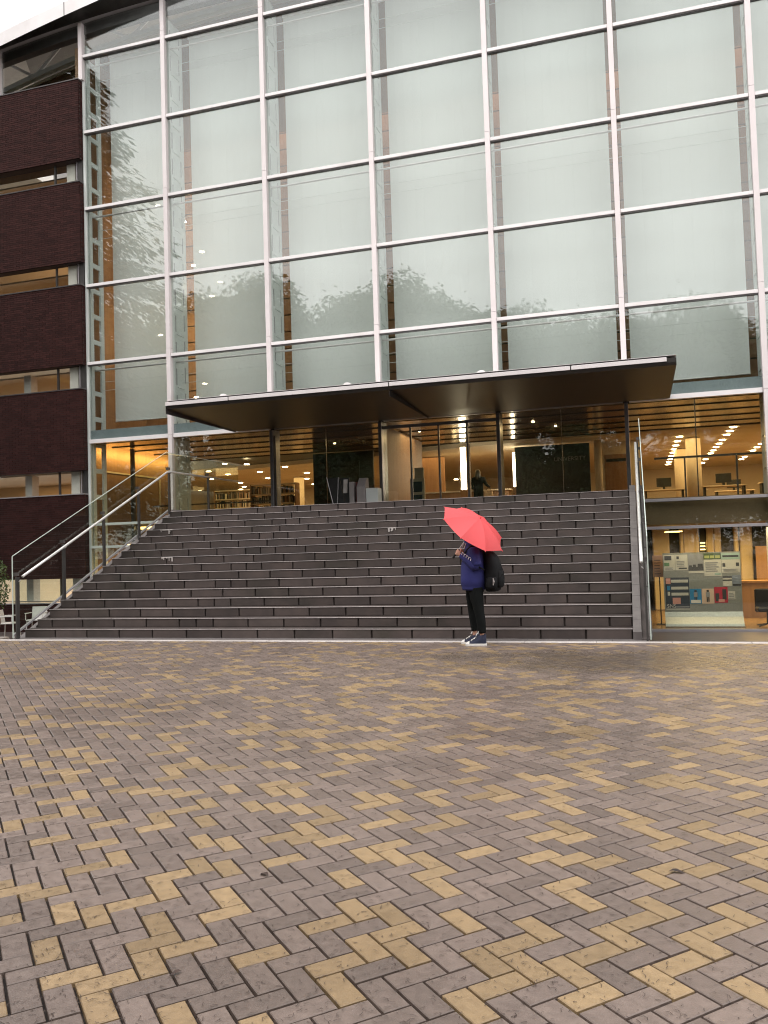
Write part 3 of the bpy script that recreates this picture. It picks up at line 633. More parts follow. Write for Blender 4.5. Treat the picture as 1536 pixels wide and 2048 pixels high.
# ------------------------------------------------------------------ roller blinds, one per bay
for i, (a, b_) in enumerate(zip(MX[:-1], MX[1:])):
    zb = 5.55 if i < 5 else 5.42
    lbl = ['pale roller blind in the leftmost glass bay beside the brick end', 'pale roller blind with small lights shining through, second bay from the brick end',
           'pale roller blind in the glass bay above the left end of the canopy', 'pale roller blind in the middle bay above the doors',
           'pale roller blind in the bay above the umbrella and the right doors', 'pale roller blind at the right whose hem ends above the dark tree reflection',
           'pale roller blind cut by the right edge of the picture', 'pale roller blind in the last bay at the far right'][i]
    t = thing('roller_blind', lbl, 'roller blind', ((a+b_)/2, 1.15, zb), 'roller blinds behind the glass front')
    bl = MB(); n = 12
    for k in range(n):                                         # slightly bowed cloth
        xa, xb = a+0.16+(b_-a-0.32)*k/n, a+0.16+(b_-a-0.32)*(k+1)/n
        ya, yb = 1.15+0.012*math.sin(k*1.3+i), 1.15+0.012*math.sin((k+1)*1.3+i)
        bl.face([(xa, ya, zb), (xb, yb, zb), (xb, yb, 17.08), (xa, ya, 17.08)])
    bl.build('blind_cloth', M_BLIND, t, smooth=True, fix=False)
    MB().tube([(a+0.16, 1.15, zb-0.015), (b_-0.16, 1.15, zb-0.015)], 0.018, 8).build('hem_bar', M_WPLAST, t, smooth=True)
    MB().bbox(a+0.15, b_-0.15, 1.10, 1.22, 17.06, 17.16, 0.01).build('roller_box', M_WPLAST, t)

# ------------------------------------------------------------------ entrance canopy
CX0, CX1, CY = -10.55, 0.89, -3.72
can = thing('entrance_canopy', 'flat metal canopy with dark soffit and pale front lip over the entrance', 'canopy', (-4.8, -1.8, 4.74))
prof = [(-0.12, 4.745), (-0.12, 5.02), (CY+0.06, 4.985), (CY, 4.975), (CY, 4.885), (CY+0.02, 4.83)]
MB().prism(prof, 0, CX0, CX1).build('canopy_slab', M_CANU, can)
xs = [CX0-0.01, -8.9, -5.03, -1.15, CX1-0.17]
for a, b_ in zip(xs[:-1], xs[1:]):
    MB().bbox(a+0.012, b_-0.012, CY-0.03, CY-0.002, 4.905, 4.990, 0.004).build('front_lip', M_CANT, can, fix=False)
MB().box(CX0, CX1, CY+0.02, -0.2, 5.0275, 5.035).build('roof_sheet', M_CANT, can)
for x in (-5.03,): MB().box(x-0.006, x+0.006, CY+0.05, -0.15, 4.70, 4.84).build('soffit_seam', M_BLACK, can)
for x in (-9.2, -6.1, -3.05):
    t_ = MB().tube([(x, CY+0.36, 5.02), (x, CY+3.2, 5.02)], 0.118, 20).build('support_tube', M_ALU, can, smooth=False)
    MB().tube([(x, CY+0.30, 5.02), (x, CY+0.33, 5.02)], 0.122, 20).tube([(x, CY+0.362, 5.02), (x, CY+0.385, 5.02)], 0.122, 20).build('end_ring', M_WHITE, t_)
    MB().tube([(x, CY+0.331, 5.02), (x, CY+0.361, 5.02)], 0.110, 20).build('ring_gap', M_BLACK, t_)
MB().box(CX0-0.004, CX0, CY, -0.12, 4.72, 4.99).build('side_edge', M_COLG, can)

# ------------------------------------------------------------------ stone staircase
st = thing('stone_staircase', 'wide dark stone staircase of sixteen steps with pale edge glint painted on the nosings', 'stairs', (-5.3, SY0, 0))
SL = (SXR-SXL)/16
def stone(L): return MB().bbox(0.013, L-0.013, 0.004, ST+0.02, 0.002, SR-0.012, 0.006).mesh('step_stone', M_STONE, fix=False)
full, half = stone(SL), stone(SL/2)
for k in range(16):
    y = SY0 + k*ST; z = k*SR; x = SXL
    if k % 2: row = [half]+[full]*4+[half, half]+[full]*10+[half]
    else: row = [full]*16
    for me in row:
        link('step_stone', me, st, (x, y+R.uniform(-0.0015, 0.0015), z)); x += SL/2 if me is half else SL
    MB().bbox(SXL, SXR, y-0.006, y+0.034, z+SR-0.0095, z+SR, 0.003).build('nosing_glint', M_NOSE, st, fix=False)
    MB().box(SXL, SXR, y+0.035, y+ST+0.03 if k < 15 else -0.02, z+SR-0.0115, z+SR-0.001).build('tread', M_STONE, st)
    MB().box(SXL, SXR, y+0.03, y+ST+0.1 if k < 15 else -0.02, max(z-0.02, 0), z+SR-0.02).build('step_core', M_JOINT, st)
MB().box(SXL-0.16, SXR+0.225, SYT+0.4, 0.16, ZC, ZF-0.03).build('landing_base', M_KERB, st)
def sideprof(off):
    return [(SY0-0.06, 0.0), (SY0-0.06, 0.05+off), (SYT+0.1, ZF+off+0.02), (-0.02, ZF+off+0.02), (-0.02, ZC), (SY0-0.06, ZC)]
MB().prism(sideprof(-0.10), 0, SXL-0.16, SXL-0.002).build('side_kerb', M_KERB, st)
MB().prism(sideprof(-0.04), 0, SXR+0.120, SXR+0.225).build('side_wall', M_STONE, st)
for k in range(16):                                            # right-hand kerb of tiles, one per step
    y = SY0+k*ST; z = k*SR
    MB().prism([(y-0.05+0.002, z-0.1), (y-0.05+0.002, z+0.11), (y+ST-0.05-0.003, z+SR+0.11-0.003), (y+ST-0.05-0.003, z-0.1)], 0, SXR+0.004, SXR+0.118).build('kerb_tile', M_KERB, st)
    if k < 15 and k > 0:
        MB().prism([(y-0.02, z+0.03), (y+ST-0.03, z+SR+0.028), (y+ST-0.03, z), (y-0.02, z-0.05)], 0, SXL-0.0015, SXL+0.012).build('kerb_tile', M_STONE, st)
# lime streaks on two nosings
for (x0, k, w1) in ((-10.12, 12, 0.30), (-4.75, 11, 0.16), (-9.3, 8, 0.25)):
    y = SY0+k*ST; z = (k+1)*SR; mb = MB()
    mb.box(x0, x0+w1, y-0.010, y-0.0085, z-0.02, z-0.004)
    for q in range(5):
        xx = x0+R.uniform(0, w1); mb.box(xx, xx+R.uniform(0.01, 0.03), y-0.0115, y-0.0105, z-R.uniform(0.03, 0.10), z-0.006)
    mb.build('lime_streak', M_EDGE, st)

# ------------------------------------------------------------------ glass balustrades
def slope(y): return SR + (y-SY0)*SR/ST
def balustrade(label, x, side, xrail):
    t = thing('glass_balustrade', label, 'balustrade', (x, SY0, 0), 'glass balustrades along the stairs')
    ys = [-8.82, -7.57, -6.31, -5.04, -3.77, -1.9, -0.12]
    zt = lambda y: (slope(y)+1.41) if y < -3.77 else 3.79
    zr = lambda y: (slope(y)+0.985) if y < -3.9 else 3.33
    zb = lambda y: (slope(y)+0.02) if y < -3.77 else ZF+0.03
    for q, (a, b_) in enumerate(zip(ys[:-1], ys[1:])):
        a2, b2 = a+0.012, b_-0.012
        if q == 0: a2 = -8.88
        P = [(a2, zb(a2)+0.02), (b2, (slope(b2) if b2 < -3.75 else ZF)+0.04), (b2, zt(b2)), (a2, zt(a2))]
        gp = MB().prism(P, 0, x-0.006, x+0.006).build('glass_panel', M_BAL, t)
        MB().prism([(a2, zt(a2)), (b2, zt(b2)), (b2, zt(b2)+0.012), (a2, zt(a2)+0.012)], 0, x-0.0065, x+0.0065).build('glass_edge', M_GEDGE, gp)
        MB().prism([(a2, zb(a2)-0.01), (b2, zb(b2)-0.01), (b2, zb(b2)+0.022), (a2, zb(a2)+0.022)], 0, x-0.022, x+0.022).build('base_channel', M_ALU if side < 0 else M_COLG, t)
    MB().box(x-0.0065, x+0.0065, -8.895, -8.88, 0.02, zt(-8.88)).build('glass_edge', M_GEDGE, t)
    xp = x - side*0.045
    for y in ys[:-1]:
        z0 = zb(y)-0.1
        po = MB().bbox(xp-0.014, xp+0.014, y-0.042, y+0.042, z0, zr(y)+0.03, 0.003).build('post', M_POST, t)
        MB().box(min(x-side*0.06, x+side*0.02), max(x-side*0.06, x+side*0.02), y-0.03, y+0.03, zr(y)+0.05, zr(y)+0.11).build('glass_clamp', M_COLG, po)
        MB().tube([(xp, y+0.02, zr(y)-0.06), (xrail, y+0.02, zr(y+0.02)-0.03)], 0.008, 6).build('rail_bracket', M_CHROME, po)
    path = [(xrail, -8.75, 1.09)] + [(xrail, yy, zr(yy)) for yy in (-8, -6, -4.6, -4.15)] + [(xrail, -3.95, 3.305), (xrail, -3.75, 3.33), (xrail, -0.14, 3.33)]
    MB().tube(path, 0.024, 10).build('handrail', M_CHROME, t, smooth=True)
balustrade('long glass balustrade with bright handrail up the left side of the stairs', -10.515, -1, -10.42)
balustrade('glass balustrade seen edge-on at the right side of the stairs', 0.13, 1, 0.045)

# ------------------------------------------------------------------ things inside and on the landing
def simple(name, label, cat, mb, mat, group=None, smooth=False):
    return tag(mb.build(name, mat, None, smooth=smooth, origin=(0,0,0)), label, cat, group)

# navy partitions
n1 = thing('navy_partition', 'dark navy partition wall behind the black folded boards', 'partition', (-9.6, 6.0, ZF))
MB().bbox(-10.7, -8.5, 6.0, 6.1, ZF, 4.72, 0.006).build('panel', M_NAVY, n1)
MB().box(-9.7, -9.0, 5.985, 5.999, 3.4, 4.4).build('dark_screen', M_BLACK, n1)
n2 = thing('navy_partition', 'dark navy wall with faint grey lettering right of the doors', 'partition', (-2.7, 8.0, ZF))
MB().bbox(-3.95, -1.42, 8.0, 8.12, 3.05, 4.74, 0.006).build('panel', M_NAVY, n2)
MB().bbox(-3.95, -1.42, 8.02, 8.12, ZF, 3.045, 0.006).build('lower_panel', M_SLABF, n2)
tx = bpy.data.curves.new('lettering', 'FONT'); tx.body = 'UNIVERSITY'; tx.size = 0.20; tx.extrude = 0.004
to = bpy.data.objects.new('lettering', tx); COL.objects.link(to); to.rotation_euler = (math.pi/2, 0, 0)
bpy.context.view_layer.update()
tme = bpy.data.meshes.new_from_object(to.evaluated_get(bpy.context.evaluated_depsgraph_get())); bpy.data.objects.remove(to)
tme.materials.clear(); tme.materials.append(pm('grey_lettering', (0.16, 0.16, 0.17), rough=0.4))
link('lettering', tme, n2, (-2.62, 7.992, 4.17), (math.pi/2, 0, 0))

lamp = thing('lamp_column', 'tall bright lit column lamp inside the entrance', 'lamp', (-5.38, 6.0, ZF))
MB().bbox(-5.46, -5.30, 5.93, 6.07, 3.22, 4.62, 0.01).build('lit_tube', E_LAMP, lamp)
MB().bbox(-5.50, -5.26, 5.90, 6.10, ZF, 3.21, 0.01).build('lamp_base', M_TIMB, lamp)
MB().box(-5.20, -5.16, 5.9, 6.1, ZF, 4.72).build('lamp_pole', M_TIMB, lamp)
lamp2 = thing('lamp_column', 'second lit column lamp mostly hidden behind the navy wall', 'lamp', (-4.0, 8.4, ZF))
MB().bbox(-4.08, -3.92, 8.33, 8.47, 3.4, 4.60, 0.01).build('lit_tube', E_LAMP, lamp2)
MB().bbox(-4.1, -3.9, 8.31, 8.49, ZF, 3.39, 0.01).build('lamp_base', M_TIMB, lamp2)

# folded black boards and the grey dispenser at the top of the stairs (behind the glass)
bd = thing('folded_signboard', 'two black folded boards leaning at the top of the stairs', 'signboard', (-7.1, -0.75, ZF))
MB().prism([(-7.60, 3.24), (-7.30, 3.24), (-7.12, ZF), (-7.50, ZF)], 1, -0.78, -0.70).build('front_board', M_BLACK, bd)
MB().prism([(-7.28, 3.22), (-7.03, 3.22), (-6.95, ZF), (-7.1, ZF)], 1, -0.80, -0.72).build('rear_board', M_BLACK, bd)
MB().tube([(-7.64, -0.80, 3.26), (-7.44, -0.80, ZF)], 0.012, 6).tube([(-7.31, -0.82, 3.24), (-7.36, -0.82, ZF)], 0.008, 6).build('board_frame', M_ALU, bd)
MB().prism([(-7.17, 3.18), (-7.06, 3.18), (-7.08, 2.83), (-7.19, 2.83)], 1, -0.812, -0.806).build('white_sticker', M_EDGE, bd)
us = thing('umbrella_bag_stand', 'grey box stand for wet umbrellas beside the black boards', 'dispenser', (-6.6, -0.75, ZF))
MB().bbox(-6.98, -6.86, -0.95, -0.55, ZF, 3.10, 0.01).build('side_case', M_GREYP, us)
MB().bbox(-6.78, -6.55, -0.95, -0.60, ZF, 2.98, 0.01).prism([(-0.95, 2.98), (-0.60, 2.98), (-0.62, 3.20), (-0.74, 3.20)], 0, -6.77, -6.56).build('main_case', M_GREYP, us)
MB().bbox(-6.54, -6.22, -0.92, -0.60, ZF, 2.92, 0.01).build('low_case', M_STEEL, us)
MB().box(-6.85, -6.79, -0.8, -0.6, ZF, 3.1).build('red_rod', pm('dull_red', (0.12, 0.03, 0.025), rough=0.5), us)
ns = thing('notice_stand', 'small notice stand with two dark blue panels inside the doors', 'notice stand', (-5.3, 0.9, ZF))
MB().bbox(-5.86, -5.46, 0.9, 1.0, ZF, 3.25, 0.008).build('frame', M_PLAST, ns)
for z in (2.52, 2.88): MB().box(-5.82, -5.52, 0.885, 0.898, z, z+0.28).build('panel', pm('dark_blue_print', (0.01, 0.02, 0.04), (0.02, 0.035, 0.06), scale=20), ns)
MB().box(-5.75, -5.50, 1.0, 1.1, 3.25, 3.55).build('leaflet_tray', M_PLAST, ns)
cb = thing('info_counter', 'low lit counter behind the silhouetted person', 'counter', (-6.0, 9.5, ZF))
MB().bbox(-8.2, -4.4, 9.3, 10.0, ZF, 3.35, 0.01).build('counter_body', M_TIMB, cb)
MB().box(-8.3, -4.3, 9.2, 10.1, 3.35, 3.40).build('counter_top', M_PLAST, cb)
dk = thing('desk_lamp', 'small desk lamp with curved arm on the counter', 'lamp', (-6.2, 9.4, 3.40))
MB().tube([(-6.2, 9.4, 3.40), (-6.2, 9.4, 3.9), (-6.12, 9.4, 4.05), (-6.02, 9.4, 4.10)], 0.012, 6).build('arm', M_CHROME, dk)
MB().lathe([(0.07, 3.86), (0.09, 3.83)], -6.35, 9.4, 10).build('shade', E_DOWN, dk)
MB().lathe([(0.08, 3.40), (0.08, 3.42)], -6.2, 9.4, 10).build('foot', M_BLACK, dk)
# walls that close the entrance hall
MB().bbox(-6.46, -6.40, 0.5, 4.5, ZF, 4.70, 0.006).build('vestibule_lamp_screen', M_TIMB, lib)  # added wall, deep enough to keep the lamp's reflection off the balustrade
MB().box(-8.4, -6.9, 9.9, 10.0, ZF, 4.78).build('hall_panel', M_TIMB, lib)
MB().box(-1.3, 0.25, 8.6, 8.7, ZF, 4.78).build('hall_panel', M_PLAST, lib)
MB().box(-0.95, -0.2, 8.58, 8.599, ZF, 4.35).build('inner_door', M_TIMB, lib)
MB().box(-0.9, -0.25, 8.56, 8.579, 4.1, 4.2).build('door_sign', M_BLACK, lib)
MB().lathe([(0.12, ZF), (0.12, 4.75)], -1.12, 7.6, 16).build('round_column', M_PLAST, lib, smooth=True)
MB().box(0.5, 11, 1.0, 1.04, 3.40, 3.45).build('guard_rail', M_POST, lib)
for x in (1.2, 2.4, 3.6): MB().box(x, x+0.04, 1.0, 1.03, ZF, 3.40).build('guard_post', M_POST, lib)
MB().box(-15.2, -10.8, 3.0, 3.04, 2.95, 3.0).build('guard_rail', M_POST, lib)

# desks with monitors in the reading hall
def desk(x, y, label, mon=True):
    t = thing('reading_desk', label, 'desk', (x, y, ZF), 'desks in the reading hall')
    MB().bbox(x-0.7, x+0.7, y-0.35, y+0.35, ZF+0.70, ZF+0.74, 0.006).build('desk_top', M_PLAST, t)
    for sx in (-0.62, 0.62): MB().box(x+sx-0.03, x+sx+0.03, y-0.3, y+0.3, ZF, ZF+0.70).build('leg_panel', M_BLACK, t)
    if mon:
        mo = MB().bbox(x-0.25, x+0.25, y-0.02, y+0.02, ZF+0.84, ZF+1.16, 0.006).build('monitor', M_BLACK, t)
        MB().box(x-0.04, x+0.04, y-0.01, y+0.06, ZF+0.74, ZF+0.86).build('monitor_foot', M_BLACK, mo)
for x, y, l in ((1.0, 10.2, 'reading desk with dark monitor nearest the stairs side'), (2.9, 9.4, 'reading desk right of the round column'), (4.6, 8.6, 'reading desk near the right picture edge'),
                (3.6, 13.0, 'reading desk in the second row, middle'), (5.6, 12.4, 'reading desk in the second row at the far right'), (-13.6, 10.5, 'reading desk in the left hall behind the rail'), (-11.4, 9.0, 'reading desk in the left hall nearer the doors')):
    desk(x, y, l)

# bookcases in the left hall
def bookcase(x, y, label):
    t = thing('bookcase', label, 'bookcase', (x, y, ZF), 'bookcases in the left hall')
    for sx in (-0.9, 0.9): MB().box(x+sx-0.02, x+sx+0.02, y-0.2, y+0.2, ZF, ZF+1.5).build('side_panel', M_TIMB, t)
    for k in range(5): MB().box(x-0.88, x+0.88, y-0.19, y+0.19, ZF+0.05+0.35*k, ZF+0.08+0.35*k).build('shelf', M_PLAST, t)
    bk = MB()
    for k in range(4):
        xx = x-0.86
        while xx < x+0.8:
            wd = R.uniform(0.02, 0.05); hh = R.uniform(0.18, 0.29)
            if R.random() < 0.85: bk.box(xx, xx+wd*0.92, y-0.16, y+0.05, ZF+0.081+0.35*k, ZF+0.081+0.35*k+hh, R.choice((0, 1, 2, 3, 4)))
            xx += wd
    bk.build('books', [M_NAVY, M_TIMB, M_PLAST, M_GREYP, M_BLACK], t, fix=False, kind='stuff')
for x, y, l in ((-12.9, 7.6, 'low bookcase full of books in the left hall, nearest the glass'), (-15.4, 9.4, 'low bookcase farther back at the left end of the left hall'), (-11.2, 11.0, 'low bookcase beside the round column in the left hall')): bookcase(x, y, l)

# display board and posters in the lower right window
db = thing('display_board', 'grey metal display board with curved foot behind the lower right window', 'display board', (1.5, 1.25, ZC))
bp = [(1.20, 1.03), (1.23, 1.04), (1.23, -0.44), (1.17, -0.55), (1.02, -0.72), (0.98, ZC+0.02), (0.95, ZC+0.02), (0.98, -0.72), (1.14, -0.56), (1.20, -0.44)]
MB().prism(bp, 0, 0.60, 2.42).build('board_sheet', pm('board_metal', (0.36, 0.38, 0.36), (0.31, 0.33, 0.31), scale=20, rough=0.35, metal=0.5), db)
MB().bbox(0.66, 0.70, 1.24, 1.30, ZC, 1.0, 0.004).bbox(2.32, 2.36, 1.24, 1.30, ZC, 1.0, 0.004).build('back_leg', M_POST, db)
MB().bbox(0.60, 2.44, 0.92, 1.42, ZC+0.002, ZC+0.022, 0.004).build('foot_plate', M_POST, db)
def flat(name, c): return pm(name, c, rough=0.6)
PW = pm('poster_paper', (0.55, 0.55, 0.50), (0.50, 0.50, 0.46), scale=3, rough=0.6)
P_D = flat('print_dark', (0.04, 0.045, 0.05)); P_GN = flat('print_green', (0.12, 0.24, 0.14)); P_DG = flat('print_dark_green', (0.07, 0.11, 0.06))
P_TL = flat('print_teal', (0.30, 0.42, 0.38)); P_BL = flat('print_blue', (0.03, 0.22, 0.45)); P_BG = flat('print_beige', (0.62, 0.46, 0.36)); P_RD = flat('print_red', (0.45, 0.03, 0.06))
P_PK = flat('print_pink', (0.60, 0.30, 0.26)); P_NV = flat('print_navy', (0.035, 0.05, 0.075)); P_GY = flat('print_grey', (0.26, 0.27, 0.29)); P_YL = flat('print_lime', (0.36, 0.40, 0.16)); P_W = flat('print_white', (0.68, 0.68, 0.64))
def poster(label, x0, x1, z0, z1, base, marks):
    t = tag(MB().box(x0, x1, 1.193, 1.1965, z0, z1).build('poster', base, None, origin=(x0, 1.19, z0)), label, 'poster', 'posters on the display board')
    for q, (a, b_, c, d_, mt) in enumerate(marks):
        MB().box(x0+a*(x1-x0), x0+b_*(x1-x0), 1.1905-0.0006*q, 1.1925-0.0006*q, z0+c*(z1-z0), z0+d_*(z1-z0)).build('print', mt, t)
    return t
lines = lambda n, a, b_, c, d_, mt: [(a, b_-R.uniform(0, 0.25*(b_-a)), c+(d_-c)*k/n, c+(d_-c)*(k+0.45)/n, mt) for k in range(n)]
poster('white poster with small dark picture and green patch, top left of the board', 0.62, 0.89, 0.60, 0.99, PW, [(0.08, 0.7, 0.66, 0.94, P_D), (0.05, 0.5, 0.28, 0.5, P_GN)] + lines(3, 0.1, 0.9, 0.05, 0.22, P_GY))
poster('white poster with dark caption bar, second in the top row', 0.90, 1.19, 0.60, 0.99, PW, [(0.1, 0.3, 0.72, 0.9, P_D), (0.25, 0.92, 0.08, 0.17, P_D)] + lines(4, 0.1, 0.9, 0.25, 0.65, P_GY))
poster('grey city skyline poster in the middle of the top row', 1.20, 1.56, 0.52, 0.99, P_GY, [(0.02, 0.98, 0.14, 0.34, P_D), (0.05, 0.25, 0.34, 0.42, P_D), (0.3, 0.5, 0.34, 0.46, P_D), (0.62, 0.95, 0.34, 0.50, P_D), (0, 1, 0, 0.12, PW)])
poster('white poster with dark green and lime heading, fourth in the top row', 1.57, 1.97, 0.44, 1.01, PW, [(0, 1, 0.73, 1, P_DG), (0.04, 0.32, 0.78, 0.90, P_YL), (0.36, 0.62, 0.78, 0.90, P_YL), (0.67, 0.94, 0.78, 0.90, P_YL), (0.6, 0.95, 0.05, 0.14, P_TL)] + lines(5, 0.08, 0.9, 0.2, 0.66, P_GY))
poster('white poster with pale teal heading at the top right of the board', 1.98, 2.40, 0.52, 1.01, PW, [(0, 1, 0.66, 1, P_TL), (0.06, 0.94, 0.78, 0.88, P_D), (0.05, 0.2, 0.3, 0.48, P_D), (0.78, 0.95, 0.32, 0.5, P_D)] + lines(3, 0.08, 0.9, 0.06, 0.22, P_GY))
sns = poster('dark poster headed SNS with pink circles at the lower left of the board', 0.64, 1.20, -0.37, 0.42, P_NV,
       [(0.24, 0.96, 0.84, 0.93, PW), (0.24, 0.96, 0.62, 0.71, PW), (0.24, 0.96, 0.43, 0.52, PW), (0.02, 0.22, 0.8, 0.98, P_PK), (0.06, 0.2, 0.6, 0.74, P_BL), (0.08, 0.18, 0.43, 0.55, PW), (0.28, 0.62, 0.16, 0.36, P_PK), (0.42, 0.98, 0.05, 0.09, P_GY), (0, 1, -0.015, 0.02, PW)])
t2 = bpy.data.curves.new('lettering', 'FONT'); t2.body = 'SNS'; t2.size = 0.13; t2.extrude = 0.0008
to = bpy.data.objects.new('lettering', t2); COL.objects.link(to); bpy.context.view_layer.update()
tme = bpy.data.meshes.new_from_object(to.evaluated_get(bpy.context.evaluated_depsgraph_get())); bpy.data.objects.remove(to)
tme.materials.clear(); tme.materials.append(PW)
link('lettering', tme, sns, (0.655, 1.183, -0.335), (math.pi/2, 0, 0))
def figure(c1, c2): return [(0.40, 0.60, 0.78, 0.92, P_D), (0.34, 0.66, 0.46, 0.77, c1), (0.38, 0.48, 0.12, 0.45, c2), (0.52, 0.62, 0.12, 0.45, c2)]
poster('small blue poster with a standing figure, left of three in a row', 1.21, 1.48, -0.24, 0.13, P_BL, figure(P_GY, P_D) + [(0.08, 0.92, 0.04, 0.26, P_W)])
poster('small beige poster with a standing figure, middle of three in a row', 1.49, 1.77, -0.24, 0.13, P_BG, figure(P_GY, P_D))
poster('small red poster with dark figures, right of three in a row', 1.78, 2.09, -0.22, 0.17, P_RD, [(0.08, 0.36, 0.1, 0.6, P_D), (0.6, 0.9, 0.2, 0.85, P_D), (0.3, 0.75, 0.05, 0.22, P_PK)])
poster('small white slip right of the red poster', 2.10, 2.26, -0.14, 0.06, PW, lines(4, 0.1, 0.9, 0.1, 0.9, P_GY))
poster('white slip with dark heading under the teal poster', 1.99, 2.20, 0.19, 0.44, PW, [(0, 1, 0.8, 1, P_D), (0.0, 1, 0.52, 0.64, P_D)])
poster('grey blue picture slip at the right rim of the board', 2.21, 2.41, 0.19, 0.46, flat('print_steel', (0.20, 0.24, 0.30)), [(0.02, 0.98, 0.02, 0.18, P_D)])
nb = thing('orange_notice', 'pale orange notice panel on a stand left of the display board', 'notice board', (0.47, 1.6, ZC))
MB().bbox(0.36, 0.66, 1.6, 1.63, 0.42, 0.98, 0.004).build('panel', pm('orange_paper', (0.50, 0.28, 0.17), (0.44, 0.24, 0.14), scale=4), nb)
for k in range(6): MB().box(0.40, 0.60-R.uniform(0, 0.08), 1.594, 1.599, 0.50+0.07*k, 0.515+0.07*k).build('print', P_D, nb)
MB().box(0.50, 0.53, 1.631, 1.66, ZC, 0.9).build('stand_pole', M_POST, nb)
MB().box(0.40, 0.63, 1.5, 1.8, ZC, ZC+0.02).build('stand_foot', M_POST, nb)
oc = thing('office_chair', 'black office chair behind the lower right window', 'chair', (2.95, 1.0, ZC))
MB().bbox(2.68, 3.16, 1.05, 1.13, -0.45, 0.12, 0.03).build('backrest', M_BLACK, oc)
MB().bbox(2.68, 3.18, 0.60, 1.08, -0.40, -0.30, 0.03).build('seat', M_BLACK, oc)
MB().tube([(2.93, 0.85, -0.40), (2.93, 0.85, -0.70)], 0.03, 8).build('stem', M_POST, oc)
for k in range(5):
    a = 2*math.pi*k/5; MB().tube([(2.93, 0.85, -0.70), (2.93+0.27*math.cos(a), 0.85+0.27*math.sin(a), -0.75)], 0.018, 6).build('foot', M_POST, oc)

# ------------------------------------------------------------------ left court: white chairs, ledge, potted shrub
def chair(x, y, rz, label):
    t = thing('garden_chair', label, 'chair', (x, y, ZC), 'white chairs in the left court'); t.rotation_euler = (0, 0, rz)
    def part(mb, nm, mt=M_WPLAST): return link(nm, mb.mesh(nm, mt, fix=True), t, WL[t.name])
    part(MB().bbox(-0.22, 0.22, -0.22, 0.22, 0.42, 0.455, 0.012), 'seat')
    part(MB().prism([(0.19, 0.455), (0.215, 0.455), (0.275, 0.80), (0.25, 0.80)], 0, -0.21, 0.21), 'backrest')
    part(MB().prism([(0.228, 0.60), (0.24, 0.60), (0.246, 0.632), (0.234, 0.632)], 0, -0.225, 0.225), 'back_slot', M_GREYP)
    for sx in (-1, 1):
        for sy in (-1, 1): part(MB().tube([(sx*0.19, sy*0.18, 0.42), (sx*0.22, sy*0.22, 0.0)], 0.016, 8), 'leg')
        part(MB().bbox(sx*0.235-0.022, sx*0.235+0.022, -0.20, 0.22, 0.62, 0.645, 0.008), 'armrest')
        part(MB().tube([(sx*0.235, -0.17, 0.455), (sx*0.235, -0.17, 0.625)], 0.013, 6), 'arm_post')
    return t
chair(-16.55, -1.0, 0.3, 'white plastic chair facing out below the brick wall, seen through the glass rail')
chair(-16.62, -2.0, 1.9, 'white plastic chair turned sideways beside the shrub pot')
lg = MB().bbox(-18.4, -16.35, -2.9, -2.3, ZC, ZC+0.10, 0.012).build('low_platform', M_EDGE, None, origin=(-17.4, -2.6, ZC)); tag(lg, 'low pale stone platform at the foot of the white chairs', 'platform')
po_ = thing('plant_pot', 'round clay pot holding the leafy shrub at the left picture edge', 'pot', (-14.50, -5.2, ZC))
MB().lathe([(0.20, ZC), (0.30, -0.25), (0.34, -0.05), (0.34, 0.02), (0.29, 0.02), (0.28, -0.06)], -14.50, -5.2, 24).build('pot_body', M_TERRA, po_, smooth=True)
sh = thing('potted_shrub', 'dense green shrub with glossy leaves in the clay pot', 'shrub', (-14.50, -5.2, -0.06))
stm = MB()
for k in range(9):
    a = R.uniform(0, 6.28); r = R.uniform(0.15, 0.34); z = R.uniform(0.6, 1.5)
    stm.tube([(-14.50, -5.2, -0.06), (-14.50+r*0.4*math.cos(a), -5.2+r*0.4*math.sin(a), z*0.5), (-14.50+r*math.cos(a), -5.2+r*math.sin(a), z)], [0.016, 0.012, 0.006], 5)
stm.build('stem', M_BARK, sh)
def leafquad(mb, p, n, l, wd):
    n = n.normalized(); a = n.cross(Vector((R.uniform(-1,1), R.uniform(-1,1), R.uniform(-1,1)))).normalized(); b_ = n.cross(a)
    mb.face([p-a*l/2, p+b_*wd/2+n*l*0.06, p+a*l/2, p-b_*wd/2+n*l*0.06])
lf = MB()
for _ in range(2600):
    a = R.uniform(0, 6.28); u = R.uniform(-1, 1); rr = (R.random()**0.35)
    p = Vector((-14.50 + 0.50*rr*math.sqrt(1-u*u)*math.cos(a)*(1+0.2*math.sin(3*a)), -5.2 + 0.50*rr*math.sqrt(1-u*u)*math.sin(a), 0.80 + 0.82*rr*u))
    leafquad(lf, p, Vector((R.uniform(-1,1), R.uniform(-1,1), R.uniform(0.1,1))), R.uniform(0.06, 0.11), R.uniform(0.03, 0.045))
lf.build('foliage', M_SHRUB, sh, fix=False)

